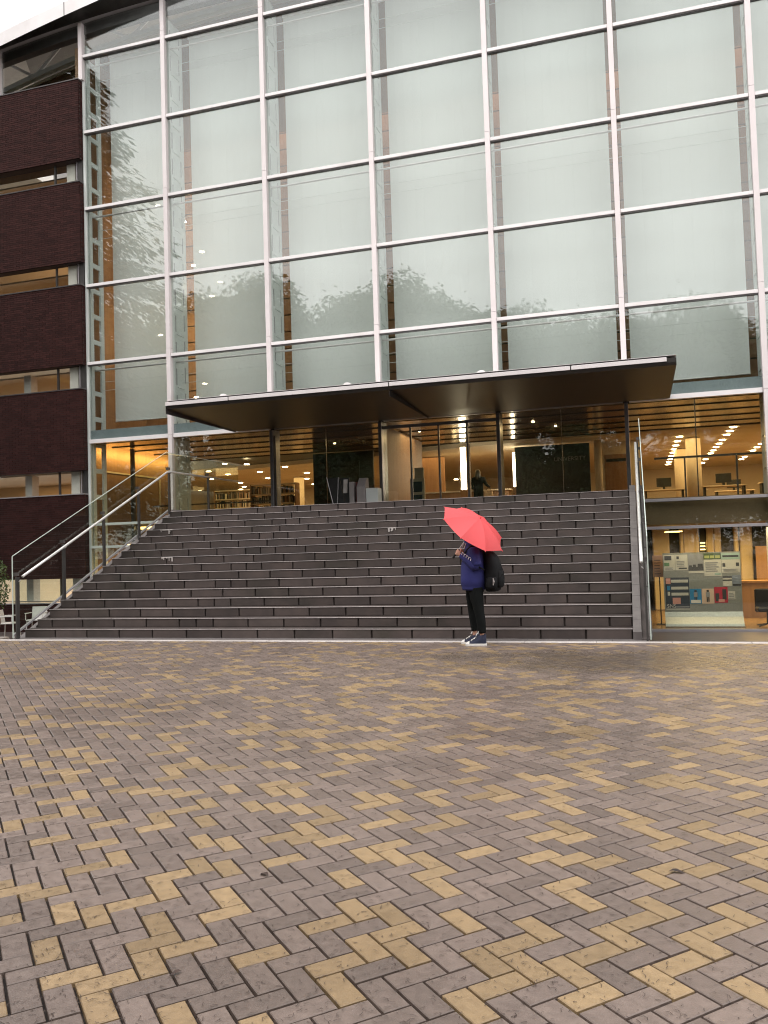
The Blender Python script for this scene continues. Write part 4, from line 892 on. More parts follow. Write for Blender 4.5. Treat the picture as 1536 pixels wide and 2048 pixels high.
# ------------------------------------------------------------------ trees across the plaza (they show in the glass)
def crown_mesh(name, seed, nblob, nleaf, lsize, squash, mat):
    r = random.Random(seed); mb = MB(); blobs = []
    for _ in range(nblob):
        a = r.uniform(0, 6.28); u = r.uniform(-0.8, 1); q = r.uniform(0.45, 0.85)
        blobs.append((Vector((q*math.sqrt(1-u*u)*math.cos(a), q*math.sqrt(1-u*u)*math.sin(a), q*u*squash)), r.uniform(0.22, 0.40)))
    for _ in range(nleaf):
        c, br = r.choice(blobs); d_ = Vector((r.gauss(0,1), r.gauss(0,1), r.gauss(0,1))).normalized()
        p = c + d_*br*(r.random()**0.33)*(r.uniform(0.95, 1.3) if r.random() < 0.10 else 0.95); n = (d_+Vector((r.uniform(-.7,.7), r.uniform(-.7,.7), r.uniform(-.2,.9)))).normalized()
        a = n.cross(Vector((r.uniform(-1,1), r.uniform(-1,1), 0.3))).normalized(); b_ = n.cross(a); l = lsize*r.uniform(0.6, 1.3)
        mb.face([p-a*l*0.5, p+b_*l*0.32, p+a*l*0.5, p-b_*l*0.32])
    return mb.mesh(name, mat, fix=False)
crowns = [crown_mesh('crown', 11+k, 40, 40000, 0.056, 0.85, M_LEAF) for k in range(3)]
def tree(x, y, h, cr, k, label):
    t = thing('broadleaf_tree', label, 'tree', (x, y, 0), 'trees across the plaza')
    zc = h - cr*0.92
    tb = MB(); r = random.Random(k*7+3)
    tb.tube([(x, y, 0), (x+0.1, y, zc*0.5), (x, y+0.1, zc), (x, y, zc+cr*0.4)], [0.42, 0.32, 0.24, 0.08], 10)
    for q in range(7):
        a = q*0.9+k; zz = zc*0.55+q*0.07*zc
        tb.tube([(x, y, zz), (x+math.cos(a)*cr*0.35, y+math.sin(a)*cr*0.35, zz+cr*0.3), (x+math.cos(a)*cr*0.65, y+math.sin(a)*cr*0.65, zz+cr*0.5)], [0.14, 0.09, 0.04], 6)
    tb.build('trunk', M_BARK, t, smooth=True)
    c = link('crown', crowns[k % 3], t, (x, y, zc), (0, 0, k*1.7)); c.scale = (cr, cr, cr*1.05)
TR = [(-33, -38, 21.6, 7.0), (-27.5, -36, 21.6, 7.2), (-21.8, -37, 22.2, 7.4), (-16.4, -38, 21.4, 7.0), (-10.4, -38, 19.0, 6.2), (-5.2, -39, 17.4, 5.8),
      (-0.4, -39, 17.2, 5.6), (4.2, -37, 17.4, 5.8), (8.6, -38, 14.8, 5.0), (14, -39, 13.5, 5.6), (-39, -39, 20, 6.4)]
LB = ['broadleaf tree mirrored in the glass, farthest to the left', 'tallest broadleaf tree mirrored in the glass', 'broad round tree mirrored in the middle of the glass', 'round tree mirrored over the middle of the canopy',
      'lower round tree mirrored right of the middle', 'low tree mirrored above the canopy lamp side', 'low round tree mirrored above the red umbrella', 'round tree mirrored in the right bay', 'smallest tree mirrored by the right picture edge', 'wide low tree beyond the right picture edge', 'tree standing behind the tall conifer']
TR += [(-30, -47, 17, 6.5), (-22, -48, 17, 6.5), (-13, -47, 16, 6.2), (14, -48, 14, 6.0)]
LB += ['tree in the second row across the plaza, %s' % q for q in ('left end', 'behind the tallest pair', 'behind the middle gap', 'right end')]
for k, (x, y, h, cr) in enumerate(TR): tree(x, y, h, cr, k, LB[k])
for k, (x, y, h, cr) in enumerate([(-13.5, -31, 9.0, 4.5), (-8.0, -32, 8.6, 4.3), (-2.6, -31, 9.0, 4.4), (3.2, -32, 8.4, 4.3), (9.0, -31, 8.8, 4.4), (-19.5, -31, 9.2, 4.6), (-25.5, -32, 9.4, 4.8)]):
    t = thing('broadleaf_tree', ['small tree across the plaza mirrored beside the doors', 'small tree mirrored in the door glass', 'small tree mirrored in the dark navy wall', 'small tree mirrored in the lower right window', 'small tree mirrored at the right picture edge', 'small tree mirrored in the left hall glass', 'small tree mirrored by the brick end'][k], 'tree', (x, y, 0), 'small trees across the plaza')
    MB().tube([(x, y, 0), (x+0.1, y, 2.0), (x, y, h-cr)], [0.16, 0.12, 0.07], 8).build('trunk', M_BARK, t, smooth=True)
    c = link('crown', crowns[(k+1) % 3], t, (x, y, h-cr), (0, 0, k*2.1)); c.scale = (cr, cr, cr)
hg = MB(); rr = random.Random(3)
for _ in range(40000):
    p = Vector((rr.uniform(-60, 40), -42+rr.gauss(0, 0.8), 0)); top = 7.0+(3.5 if p.x < -26 else 0)+1.2*math.sin(p.x*0.7)+0.8*math.sin(p.x*1.9+1); p.z = top*rr.random()**0.6
    n = Vector((rr.uniform(-1,1), rr.uniform(0,1), rr.uniform(-.2,1))).normalized(); a = n.cross(Vector((rr.uniform(-1,1), 0.2, 1))).normalized(); b_ = n.cross(a); l = rr.uniform(0.25, 0.5)
    hg.face([p-a*l*0.5, p+b_*l*0.33, p+a*l*0.5, p-b_*l*0.33])
o = hg.build('undergrowth', M_LEAF, None, fix=False, kind='stuff')
# the tall drooping conifer at the left
cf = thing('tall_conifer', 'tall dark conifer with drooping branches mirrored in the left glass', 'tree', (-27.0, -12, 0))
tk = MB().tube([(-27.0, -12, 0), (-27.0, -12, 14), (-27.0, -12, 31.5)], [0.55, 0.35, 0.05], 10)
cn = MB(); rr = random.Random(5)
for lvl in range(26):
    z = 3.5 + lvl*1.05; rad = min(0.46*(32.0-z), 7.6)
    for q in range(13):
        a = rr.uniform(0, 6.28); L_ = rad*rr.uniform(0.6, 1.08); base = Vector((-27.0, -12, z)); dirv = Vector((math.cos(a), math.sin(a), 0))
        ends = base + dirv*L_ + Vector((0, 0, -0.12*L_))
        tk.tube([base, base+dirv*L_*0.5+Vector((0,0,0.05*L_)), ends], [0.09, 0.05, 0.015], 5)
        for s_ in range(int(42+L_*42)):
            f = rr.uniform(0.12, 1.0); p = base+dirv*L_*f+Vector((0, 0, (0.1*f-0.22*f*f)*L_))
            side = Vector((-dirv.y, dirv.x, 0))*rr.uniform(-1, 1)*(0.25+0.9*(1-f*0.6))*0.9; l = rr.uniform(0.2, 0.46)
            p = p+side+Vector((0, 0, -abs(side.length)*0.25)); dd = (dirv*0.7+side*0.6+Vector((0, 0, -0.55))).normalized(); wv = dd.cross(Vector((0, 0, 1))).normalized()*l*0.22
            cn.face([p-wv*0.3, p+dd*l*0.5-wv, p+dd*l, p+dd*l*0.5+wv])
for _ in range(26000):                                          # the dense inner spray
    z = 3.5 + 27.5*rr.random()**1.15; rad = min(0.46*(32.0-z), 7.6)*rr.random()**0.45*(0.80+0.20*math.sin(z*2.6)); a = rr.uniform(0, 6.28)
    dirv = Vector((math.cos(a), math.sin(a), 0)); p = Vector((-27.0, -12, z-0.10*rad))+dirv*rad
    dd = (dirv*0.8+Vector((rr.uniform(-.5,.5), rr.uniform(-.5,.5), -0.5))).normalized(); l = rr.uniform(0.25, 0.6); wv = dd.cross(Vector((0, 0, 1))).normalized()*l*0.24
    cn.face([p-wv*0.3, p+dd*l*0.5-wv, p+dd*l, p+dd*l*0.5+wv])
tk.build('trunk', M_BARK, cf, smooth=True); cn.build('crown', M_CONIF, cf, fix=False)

# ------------------------------------------------------------------ the person under the umbrella
M_SKIN = pm('skin', (0.50, 0.27, 0.19), (0.44, 0.23, 0.16), scale=12, rough=0.5)
M_HOOD = pm('blue_hoodie', (0.020, 0.022, 0.135), (0.014, 0.016, 0.100), scale=7, rough=0.85, bump=0.25, bscale=90)
M_TROU = pm('black_trousers', (0.008, 0.009, 0.009), (0.005, 0.006, 0.006), scale=9, rough=0.85, spec=0.12, bump=0.3, bscale=40)
M_SHOE = pm('navy_canvas', (0.014, 0.018, 0.045), (0.010, 0.013, 0.032), scale=30, rough=0.8)
M_RUB = pm('white_rubber', (0.72, 0.70, 0.67), (0.64, 0.62, 0.59), scale=20, rough=0.5)
M_HAIR = pm('black_hair', (0.012, 0.010, 0.009), (0.006, 0.005, 0.005), scale=30, rough=0.45, stretch=(1, 1, 0.1))
M_PRINT = pm('pale_print', (0.62, 0.58, 0.62), (0.55, 0.52, 0.56), scale=10, rough=0.7)
M_PACK = pm('black_nylon', (0.011, 0.011, 0.012), (0.007, 0.007, 0.008), scale=14, rough=0.7, bump=0.2, spec=0.15)
yc = -9.31
def loft(mb, rings, n=24, mi=0, fold=0.0, seed=0, axis='z'):
    """rings: (z, cx, cy, rx, ry)"""
    r = random.Random(seed); ph = [r.uniform(0, 6.28) for _ in range(4)]; st = len(mb.v)
    for q, (z, cx, cy_, rx, ry) in enumerate(rings):
        for k in range(n):
            t = 2*math.pi*k/n
            f = 1 + fold*(math.sin(3*t+ph[0]+z*9)*0.5 + math.sin(5*t+ph[1]-z*14)*0.35 + math.sin(7*t+ph[2]+z*23)*0.25)
            mb.v.append((cx+rx*f*math.cos(t), cy_+ry*f*math.sin(t), z))
    for q in range(len(rings)-1):
        for k in range(n):
            a = st+q*n; mb.f.append((a+k, a+(k+1) % n, a+n+(k+1) % n, a+n+k)); mb.mi.append(mi)
    mb.f.append(tuple(st+k for k in reversed(range(n)))); mb.mi.append(mi)
    mb.f.append(tuple(st+(len(rings)-1)*n+k for k in range(n))); mb.mi.append(mi)
def smoothpath(pts, rad, sub=5):
    P = [Vector(p) for p in pts]; out_, ro = [], []
    for i in range(len(P)-1):
        p0, p1, p2, p3 = P[max(i-1, 0)], P[i], P[i+1], P[min(i+2, len(P)-1)]
        for s in range(sub):
            t = s/sub
            out_.append(0.5*((2*p1)+(p2-p0)*t+(2*p0-5*p1+4*p2-p3)*t*t+(3*p1-p0-3*p2+p3)*t**3)); ro.append(rad[i]*(1-t)+rad[i+1]*t)
    out_.append(P[-1]); ro.append(rad[-1]); return out_, ro
def limb(mb, pts, rad, n=14, mi=0, sub=5):
    p, r = smoothpath(pts, rad, sub); mb.tube(p, r, n, mi)
def skinned(verts, edges, rad, levels=2):
    me = bpy.data.meshes.new('skin_base'); me.from_pydata(verts, edges, [])
    o = bpy.data.objects.new('skin_base', me); COL.objects.link(o)
    o.modifiers.new('skin', 'SKIN'); sv = me.skin_vertices[0].data
    for i, r in enumerate(rad): sv[i].radius = (r, r) if not isinstance(r, tuple) else r
    sv[0].use_root = True
    ss = o.modifiers.new('sub', 'SUBSURF'); ss.levels = levels; ss.render_levels = levels
    bpy.context.view_layer.update()
    ev = bpy.data.meshes.new_from_object(o.evaluated_get(bpy.context.evaluated_depsgraph_get()))
    V_ = [tuple(v.co) for v in ev.vertices]; F_ = [tuple(p.vertices) for p in ev.polygons]
    bpy.data.objects.remove(o); bpy.data.meshes.remove(ev); return V_, F_
def addmesh(mb, VF, mi=0):
    n = len(mb.v); mb.v += VF[0]; mb.f += [tuple(n+i for i in f) for f in VF[1]]; mb.mi += [mi]*len(VF[1])
def hand(mb, wrist, dirv, nrm, curl, thumb_side, s=1.0):
    W = Vector(wrist); d_ = Vector(dirv).normalized(); n_ = Vector(nrm); n_ = (n_-n_.dot(d_)*d_).normalized(); a_ = d_.cross(n_)*thumb_side
    # palm: thin loft from wrist to knuckles
    st = len(mb.v); prof = [(0, 0.022, 0.017), (0.025, 0.032, 0.016), (0.055, 0.040, 0.014), (0.082, 0.040, 0.011)]
    for t, wd, th in prof:
        for k in range(12):
            q = 2*math.pi*k/12; mb.v.append(tuple(W + d_*t*s + a_*wd*s*math.cos(q) + n_*th*s*math.sin(q)))
    for q in range(len(prof)-1):
        for k in range(12): mb.f.append((st+q*12+k, st+q*12+(k+1) % 12, st+(q+1)*12+(k+1) % 12, st+(q+1)*12+k)); mb.mi.append(0)
    mb.f.append(tuple(st+36+k for k in range(12))); mb.mi.append(0)
    for k, (off, ln) in enumerate(((0.030, 0.92), (0.010, 1.0), (-0.010, 0.95), (-0.029, 0.76))):
        p = W + d_*0.074*s + a_*off*s; pts = [p]; ang = 0.25
        for seg in (0.044, 0.028, 0.022):
            ang += curl; p = p + (d_*math.cos(ang)+n_*math.sin(ang))*seg*ln*s; pts.append(p)
        mb.tube(pts, [0.0095*s, 0.0088*s, 0.0078*s, 0.006*s], 8)
    p0 = W + d_*0.022*s + a_*0.026*s; p1 = p0 + (d_*0.5+a_*0.7+n_*0.25).normalized()*0.04*s; p2 = p1 + (d_*0.8+a_*0.15+n_*0.6).normalized()*0.032*s; p3 = p2 + (d_*0.7-a_*0.15+n_*0.75).normalized()*0.022*s
    mb.tube([p0, p1, p2, p3], [0.013*s, 0.011*s, 0.0095*s, 0.007*s], 8)

pe = thing('person', 'person in blue hoodie, black trousers and canvas high-tops standing at the foot of the stairs', 'person', (-2.18, yc, 0))
bv = [(-2.225, yc, 0.86), (-2.235, yc, 1.02), (-2.215, yc, 1.24), (-2.24, yc, 1.42), (-2.265, yc, 1.49),
      (-2.19, -9.46, 1.345), (-2.165, -9.505, 1.115), (-2.385, -9.425, 1.27), (-2.19, -9.16, 1.345), (-2.17, -9.11, 1.11), (-2.375, -9.165, 1.245),
      (-2.215, -9.40, 0.80), (-2.155, -9.415, 0.46), (-2.120, -9.42, 0.09), (-2.255, -9.22, 0.80), (-2.282, -9.22, 0.46), (-2.262, -9.225, 0.09)]
be = [(0,1),(1,2),(2,3),(3,4),(2,5),(5,6),(6,7),(2,8),(8,9),(9,10),(0,11),(11,12),(12,13),(0,14),(14,15),(15,16)]
br = [0.12, 0.11, 0.12, 0.052, 0.05, 0.05, 0.038, 0.024, 0.05, 0.038, 0.024, 0.08, 0.05, 0.033, 0.08, 0.05, 0.033]
body = MB(); addmesh(body, skinned(bv, be, br))
hx, hz = -2.295, 1.575                                          # head: looks down and to the left
hr = [(-0.105, 0.035, 0.030), (-0.09, 0.055, 0.048), (-0.06, 0.074, 0.060), (-0.02, 0.088, 0.070), (0.02, 0.094, 0.074), (0.06, 0.088, 0.070), (0.09, 0.066, 0.054), (0.105, 0.03, 0.026)]
loft(body, [(hz+z, hx-0.012+0.10*-z, yc, a, b_) for z, a, b_ in hr], 20)
body.tube([(hx-0.085, yc, hz+0.02), (hx-0.108, yc, hz-0.018), (hx-0.09, yc, hz-0.03)], [0.010, 0.014, 0.009], 8)          # nose
for s_ in (-1, 1):
    body.tube([(hx+0.01, yc+s_*0.074, hz+0.015), (hx+0.018, yc+s_*0.082, hz), (hx+0.008, yc+s_*0.076, hz-0.025)], [0.012, 0.013, 0.008], 8)   # ears
hand(body, (-2.385, -9.425, 1.268), (-0.80, 0.22, 0.55), (0.25, 0.95, -0.05), 0.62, -1)
hand(body, (-2.385, -9.175, 1.258), (-0.80, -0.30, 0.50), (-0.15, -0.95, -0.1), 0.78, 1)
body.build('body', M_SKIN, pe, smooth=True)
eye = MB()
for s_ in (-1, 1): eye.tube([(hx-0.082, yc+s_*0.030, hz+0.012), (hx-0.088, yc+s_*0.030, hz+0.010)], 0.010, 8)
eye.box(hx-0.086, hx-0.080, yc-0.022, yc+0.022, hz-0.062, hz-0.056)
eye.build('eyes_and_mouth', M_HAIR, pe)
hb = MB(); loft(hb, [(hz+z, hx+0.022+0.10*-z*0.4, yc, a, b_) for z, a, b_ in ((-0.10, 0.06, 0.062), (-0.06, 0.078, 0.074), (0.0, 0.088, 0.081), (0.05, 0.096, 0.083), (0.09, 0.085, 0.068), (0.118, 0.04, 0.035))], 20, fold=0.03)
hb.build('hair', M_HAIR, pe, smooth=True)
ho = MB()
loft(ho, [(0.772, -2.242, yc, 0.158, 0.182), (0.80, -2.242, yc, 0.166, 0.19), (0.835, -2.242, yc, 0.168, 0.192), (0.85, -2.242, yc, 0.178, 0.202), (0.93, -2.24, yc, 0.182, 0.206),
          (1.02, -2.238, yc, 0.177, 0.205), (1.10, -2.236, yc, 0.172, 0.205), (1.18, -2.228, yc, 0.165, 0.207), (1.26, -2.222, yc, 0.152, 0.205), (1.33, -2.222, yc, 0.132, 0.190),
          (1.38, -2.228, yc, 0.112, 0.150), (1.42, -2.245, yc, 0.100, 0.110), (1.46, -2.262, yc, 0.098, 0.096), (1.485, -2.268, yc, 0.088, 0.086)], 36, fold=0.034, seed=4)
for y0, pts, rad in ((0, [(-2.20, -9.445, 1.335), (-2.18, -9.505, 1.23), (-2.155, -9.525, 1.105), (-2.235, -9.505, 1.165), (-2.33, -9.45, 1.232), (-2.382, -9.428, 1.268)], [0.080, 0.078, 0.072, 0.066, 0.055, 0.043]),
                     (1, [(-2.20, -9.175, 1.335), (-2.18, -9.12, 1.23), (-2.16, -9.10, 1.10), (-2.24, -9.11, 1.15), (-2.32, -9.145, 1.205), (-2.368, -9.163, 1.24)], [0.080, 0.078, 0.072, 0.066, 0.055, 0.043])):
    limb(ho, pts, rad, 16, sub=4)
limb(ho, [(-2.26, -9.40, 1.40), (-2.17, -9.37, 1.43), (-2.13, yc, 1.44), (-2.17, -9.25, 1.43), (-2.26, -9.22, 1.40)], [0.035, 0.05, 0.058, 0.05, 0.035], 12)   # hood lying on the back
ho.build('hoodie', M_HOOD, pe, smooth=True)
dr = MB(); dr.tube([(-2.345, -9.372, 1.44), (-2.365, -9.385, 1.40), (-2.385, -9.39, 1.345)], 0.005, 6); dr.tube([(-2.315, -9.385, 1.435), (-2.33, -9.405, 1.39), (-2.345, -9.415, 1.35)], 0.005, 6)
dr.build('drawstring', M_PRINT, pe)
pr = MB()                                                       # pale lettering along the sleeve
for k in range(5):
    t = k/4; p = Vector((-2.355, -9.487, 1.290)).lerp(Vector((-2.215, -9.585, 1.205)), t)
    pr.tube([p+Vector((0, 0.004, 0.012)), p+Vector((-0.008, 0.0, -0.020))], 0.0055, 5)
    if k < 4: pr.tube([p+Vector((0, 0.004, 0.012)), p+Vector((0.026, -0.018, 0.004))], 0.005, 5)
pr.build('sleeve_print', M_PRINT, pe)
tr_ = MB()
loft(tr_, [(0.74, -2.228, yc, 0.125, 0.165), (0.80, -2.23, yc, 0.135, 0.17), (0.88, -2.232, yc, 0.13, 0.165)], 24)
limb(tr_, [(-2.20, -9.392, 0.80), (-2.185, -9.40, 0.66), (-2.158, -9.41, 0.48), (-2.135, -9.415, 0.33), (-2.122, -9.42, 0.17)], [0.104, 0.094, 0.070, 0.064, 0.050], 18)
limb(tr_, [(-2.268, -9.228, 0.80), (-2.285, -9.226, 0.66), (-2.284, -9.222, 0.48), (-2.272, -9.222, 0.33), (-2.264, -9.224, 0.185)], [0.100, 0.090, 0.068, 0.062, 0.048], 18)
tr_.build('trousers', M_TROU, pe, smooth=True)
def sneaker(xt, y, ang):
    ca, sa = math.cos(ang), math.sin(ang); L_ = 0.285
    T = lambda u, v, z: (xt + u*ca - v*sa, y + u*sa + v*ca, z)
    S = [(0.0, 0.012, 0.034), (0.06, 0.034, 0.052), (0.18, 0.045, 0.066), (0.32, 0.046, 0.076), (0.46, 0.043, 0.092), (0.58, 0.041, 0.118), (0.70, 0.040, 0.148), (0.84, 0.040, 0.160), (0.95, 0.034, 0.158), (1.0, 0.022, 0.150)]
    def ring(s): q, wd, h = s; return [T(q*L_, -wd, 0.026), T(q*L_, -wd*0.98, h*0.55), T(q*L_, -wd*0.62, h*0.93), T(q*L_, 0, h), T(q*L_, wd*0.62, h*0.93), T(q*L_, wd*0.98, h*0.55), T(q*L_, wd, 0.026)]
    up_m = MB()
    for s1, s2 in zip(S[:-1], S[1:]):
        a, b_ = ring(s1), ring(s2)
        for k in range(6): up_m.face([a[k], a[k+1], b_[k+1], b_[k]], 1 if s2[0] < 0.2 else 0)
    for s in (S[0], S[-1]): up_m.face(ring(s), 0)
    o = up_m.build('sneaker', [M_SHOE, M_RUB], pe)
    so_ = MB(); pts = [(q*L_+(-0.006 if q < 0.5 else 0.006), -wd*1.08-0.002) for q, wd, h in S] + [(q*L_+(-0.006 if q < 0.5 else 0.006), wd*1.08+0.002) for q, wd, h in reversed(S)]
    n = len(pts); so_.v += [T(a, b_, 0.002) for a, b_ in pts] + [T(a, b_, 0.030) for a, b_ in pts]
    so_.f += [tuple(range(n)), tuple(range(2*n-1, n-1, -1))] + [(k, (k+1) % n, n+(k+1) % n, n+k) for k in range(n)]; so_.mi += [0]*(n+2)
    so_.build('sole', M_RUB, o)
    la = MB()
    for k in range(5):
        q = 0.26+0.085*k; h = 0.078+0.016*k + (0.012*k if k > 2 else 0)
        la.tube([T(q*L_, -0.034, h*0.86), T(q*L_+0.008, -0.010, h+0.007), T(q*L_+0.018, 0.016, h+0.009), T(q*L_+0.022, 0.034, h*0.9)], 0.0048, 5)
    la.build('laces', M_RUB, o)
sneaker(-2.352, -9.45, 0.10); sneaker(-2.462, -9.235, 0.04)

# umbrella held over the shoulder
ax = Vector((0.6862, -0.3372, 0.8281)).normalized(); apex = Vector((-2.0902, -9.44, 1.7777)); TH0 = 0.038
u1 = Vector((0, -1, 0)); u1 = (u1-u1.dot(ax)*ax).normalized(); u2 = ax.cross(u1)       # u1 leans to the viewer
RU, HU = 0.510, 0.192
um = thing('umbrella', 'plain coral red umbrella tilted back over the person in the blue hoodie', 'umbrella', tuple(apex))
M_RED = bpy.data.materials.new('red_umbrella_cloth'); M_RED.use_nodes = True
_t = M_RED.node_tree; _b = _t.nodes['Principled BSDF']; _b.inputs['Base Color'].default_value = (0.86, 0.105, 0.115, 1); _b.inputs['Roughness'].default_value = 0.55
_tl = _t.nodes.new('ShaderNodeBsdfTranslucent'); _tl.inputs[0].default_value = (0.85, 0.08, 0.09, 1); _ms = _t.nodes.new('ShaderNodeMixShader'); _ms.inputs[0].default_value = 0.3
_t.links.new(_b.outputs[0], _ms.inputs[1]); _t.links.new(_tl.outputs[0], _ms.inputs[2]); _t.links.new(_ms.outputs[0], _t.nodes['Material Output'].inputs[0])
def cpt(r, th, seg=None):
    """point of the canopy at radius fraction r and angle th; panels are taut between ribs"""
    k = math.floor((th-TH0)/(math.pi/4)); f = ((th-TH0)/(math.pi/4))-k
    a0 = TH0+k*math.pi/4; a1 = a0+math.pi/4
    p0 = Vector((math.cos(a0), math.sin(a0))); p1 = Vector((math.cos(a1), math.sin(a1))); p = p0.lerp(p1, f)*r
    sag = 4*f*(1-f); drop = HU*(0.22*r+0.78*r*r) - 0.0*sag
    p *= (1-0.03*sag*r*r); drop += 0.016*sag*r
    return apex + (u1*p.x+u2*p.y)*RU - ax*drop
cu = MB(); NR, NT = 10, 64
idx = {}
for i in range(NR+1):
    for k in range(NT): idx[i, k] = len(cu.v); cu.v.append(tuple(cpt(max(i/NR, 0.002), TH0+2*math.pi*k/NT+1e-6)))
for i in range(NR):
    for k in range(NT): cu.f.append((idx[i, k], idx[i+1, k], idx[i+1, (k+1) % NT], idx[i, (k+1) % NT])); cu.mi.append(0)
cu.build('canopy_cloth', M_RED, um, fix=False)
for k in range(8):
    th = TH0+k*math.pi/4+1e-4
    rb = MB(); rb.tube([cpt(i/6, th)-ax*0.006 for i in range(1, 7)], 0.0032, 5)
    o = rb.build('rib', M_CHROME, um)
    MB().tube([cpt(0.55, th)-ax*0.008, apex-ax*(HU+0.06)], 0.0026, 5).build('strut', M_CHROME, o)
    tip = cpt(1.0, th); MB().tube([tip-(tip-apex).normalized()*0.012, tip+(tip-apex).normalized()*0.014], 0.005, 6).build('rib_tip', M_RED, o)
MB().tube([apex+ax*0.001, apex-ax*0.74], 0.0055, 8).build('shaft', M_CHROME, um)
MB().tube([apex-ax*0.001, apex+ax*0.03], [0.012, 0.006], 8).build('ferrule', M_RED, um)
MB().tube([apex-ax*0.63, apex-ax*0.75], [0.014, 0.016], 10).build('handle', M_BLACK, um, smooth=True)

# backpack
bp_ = thing('backpack', 'stuffed black backpack worn by the person in the blue hoodie', 'backpack', (-1.97, yc, 0.75))
pk = MB()
loft(pk, [(0.745, -1.975, yc, 0.075, 0.11), (0.765, -1.97, yc, 0.105, 0.145), (0.84, -1.965, yc, 0.122, 0.16), (0.95, -1.955, yc, 0.130, 0.165), (1.06, -1.955, yc, 0.128, 0.165), (1.16, -1.965, yc, 0.118, 0.16), (1.24, -1.985, yc, 0.098, 0.14), (1.30, -2.01, yc, 0.070, 0.11), (1.325, -2.02, yc, 0.035, 0.07)], 28, fold=0.03, seed=2)
pk.build('bag', M_PACK, bp_, smooth=True)
fp = MB(); loft(fp, [(0.80, -1.865, yc, 0.035, 0.10), (0.83, -1.86, yc, 0.05, 0.12), (0.93, -1.855, yc, 0.055, 0.125), (1.02, -1.858, yc, 0.045, 0.12), (1.045, -1.862, yc, 0.025, 0.10)], 20, fold=0.03, seed=8)
fp.build('front_pocket', M_PACK, bp_, smooth=True)
sp_ = MB(); loft(sp_, [(0.78, -1.965, -9.455, 0.06, 0.03), (0.82, -1.965, -9.462, 0.075, 0.04), (0.93, -1.96, -9.462, 0.075, 0.04), (0.95, -1.96, -9.458, 0.06, 0.03)], 16)
sp_.build('side_pocket', M_PACK, bp_, smooth=True)
for s_ in (-1, 1):
    sm = MB(); p, r = smoothpath([(-2.03, yc+s_*0.10, 1.28), (-2.13, yc+s_*0.125, 1.40), (-2.24, yc+s_*0.14, 1.375), (-2.325, yc+s_*0.155, 1.27), (-2.30, yc+s_*0.175, 1.20), (-2.16, yc+s_*0.190, 1.12), (-2.05, yc+s_*0.16, 1.05)], [0.022]*5+[0.012, 0.010])
    sm.tube(p, r, 8); sm.build('shoulder_strap', M_PACK, bp_, smooth=True)
MB().tube([(-1.815, -9.40, 1.07), (-1.795, -9.41, 1.02), (-1.812, -9.41, 0.97)], 0.006, 6).build('loose_strap', M_PACK, bp_)
MB().tube([(-1.93, -9.505, 0.94), (-1.92, -9.51, 0.89), (-1.93, -9.51, 0.84)], [0.008, 0.014, 0.008], 8).build('key_fob', M_GREYP, bp_)

# ------------------------------------------------------------------ the person inside the hall, seen as a dark shape
pi_ = thing('person', 'person in dark coat with long dark hair standing inside behind the glass doors', 'person', (-5.38, 8.6, ZF))
px_, py_ = -5.38, 8.6
iv = [(px_, py_, ZF+0.88), (px_, py_, ZF+1.06), (px_, py_, ZF+1.30), (px_, py_, ZF+1.45), (px_, py_, ZF+1.54), (px_, py_, ZF+1.60),
      (px_-0.19, py_, ZF+1.36), (px_-0.25, py_-0.02, ZF+1.10), (px_-0.16, py_-0.16, ZF+0.98), (px_+0.19, py_, ZF+1.36), (px_+0.30, py_-0.04, ZF+1.12), (px_+0.46, py_-0.12, ZF+1.02),
      (px_-0.10, py_, ZF+0.80), (px_-0.11, py_, ZF+0.45), (px_-0.11, py_, ZF+0.06), (px_+0.10, py_, ZF+0.80), (px_+0.11, py_, ZF+0.45), (px_+0.11, py_, ZF+0.06)]
ie = [(0,1),(1,2),(2,3),(3,4),(4,5),(2,6),(6,7),(7,8),(2,9),(9,10),(10,11),(0,12),(12,13),(13,14),(0,15),(15,16),(16,17)]
ir = [0.17, 0.16, 0.16, 0.06, 0.10, 0.09, 0.075, 0.06, 0.035, 0.075, 0.06, 0.035, 0.10, 0.07, 0.05, 0.10, 0.07, 0.05]
bi_ = MB(); addmesh(bi_, skinned(iv, ie, ir)); bi_.build('body', M_TROU, pi_, smooth=True)
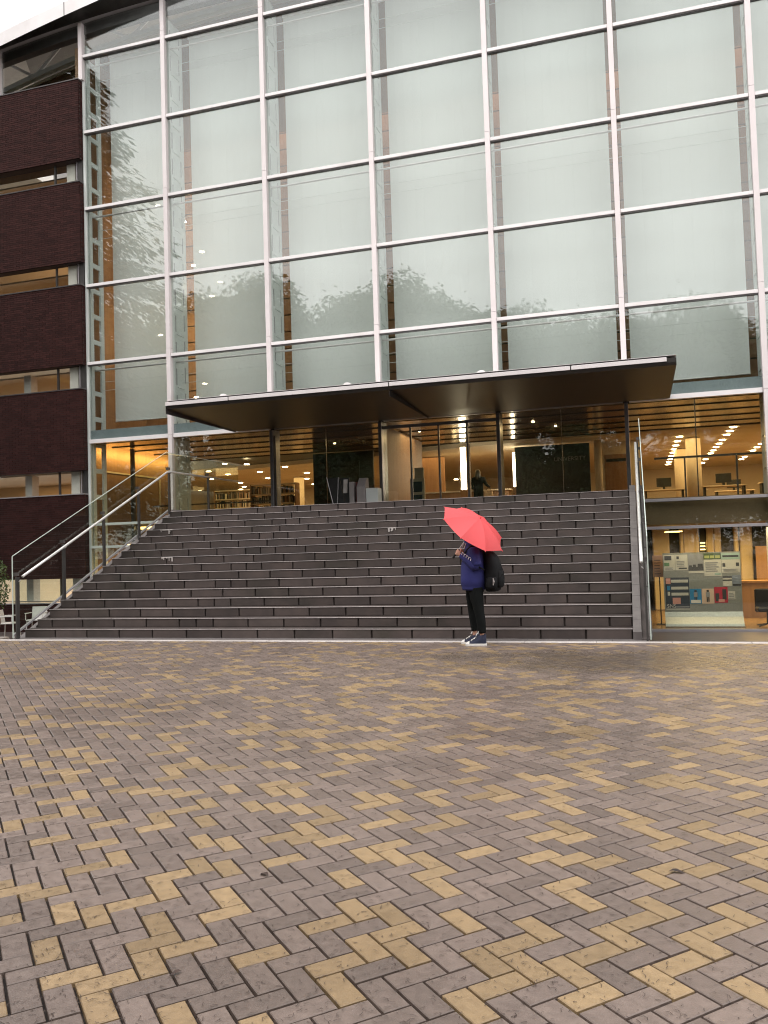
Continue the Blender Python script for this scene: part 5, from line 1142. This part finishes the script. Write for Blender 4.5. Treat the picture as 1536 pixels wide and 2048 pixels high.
hi = MB(); loft(hi, [(ZF+1.32, px_, py_-0.02, 0.11, 0.10), (ZF+1.45, px_, py_-0.01, 0.115, 0.12), (ZF+1.58, px_, py_, 0.105, 0.12), (ZF+1.66, px_, py_, 0.075, 0.09), (ZF+1.69, px_, py_, 0.03, 0.04)], 16, fold=0.03)
hi.build('hair', M_HAIR, pi_, smooth=True)
bg_ = thing('shoulder_bag', 'pale tan bag held by the dark figure inside the hall', 'bag', (-4.98, 8.46, ZF+0.62))
MB().bbox(-5.14, -4.84, 8.38, 8.52, ZF+0.62, ZF+0.94, 0.03).build('bag_body', pm('tan_cloth', (0.42, 0.30, 0.18), (0.36, 0.25, 0.15), scale=8, rough=0.8), bg_)
MB().tube([(-5.08, 8.45, ZF+0.93), (-4.98, 8.46, ZF+1.06), (-4.90, 8.45, ZF+0.93)], 0.012, 6).build('bag_strap', M_BLACK, bg_)

# ------------------------------------------------------------------ a few fallen leaves on the pavers
M_DRY = pm('dry_leaf', (0.05, 0.025, 0.016), (0.022, 0.013, 0.011), scale=60, rough=0.7)
for k, (x, y, l) in enumerate(((0.105, -17.215, 0.035), (0.505, -17.53, 0.04), (-1.62, -17.62, 0.03), (-1.55, -18.47, 0.022))):
    mb = MB(); a = k*1.3; ca, sa = math.cos(a), math.sin(a)
    for q in range(4):
        t0, t1 = q/4, (q+1)/4; w0, w1 = l*0.45*math.sin(math.pi*t0), l*0.45*math.sin(math.pi*t1)
        pt = lambda t, v: (x+(t-0.5)*l*2*ca-v*sa, y+(t-0.5)*l*2*sa+v*ca, 0.004+abs(v)*0.35+0.004*math.sin(5*t))
        mb.face([pt(t0, -w0), pt(t1, -w1), pt(t1, 0), pt(t0, 0)]); mb.face([pt(t0, 0), pt(t1, 0), pt(t1, w1), pt(t0, w0)])
    tag(mb.build('fallen_leaf', M_DRY, None, fix=False, origin=(x, y, 0)), ['small dark curled leaf lying right of the middle of the pavers', 'dark crumpled leaf on the pavers by the right picture edge', 'dark leaf scrap on the pavers in the left half', 'tiny brown leaf scrap on the pavers near the lower left'][k], 'leaf', 'fallen leaves on the pavers')
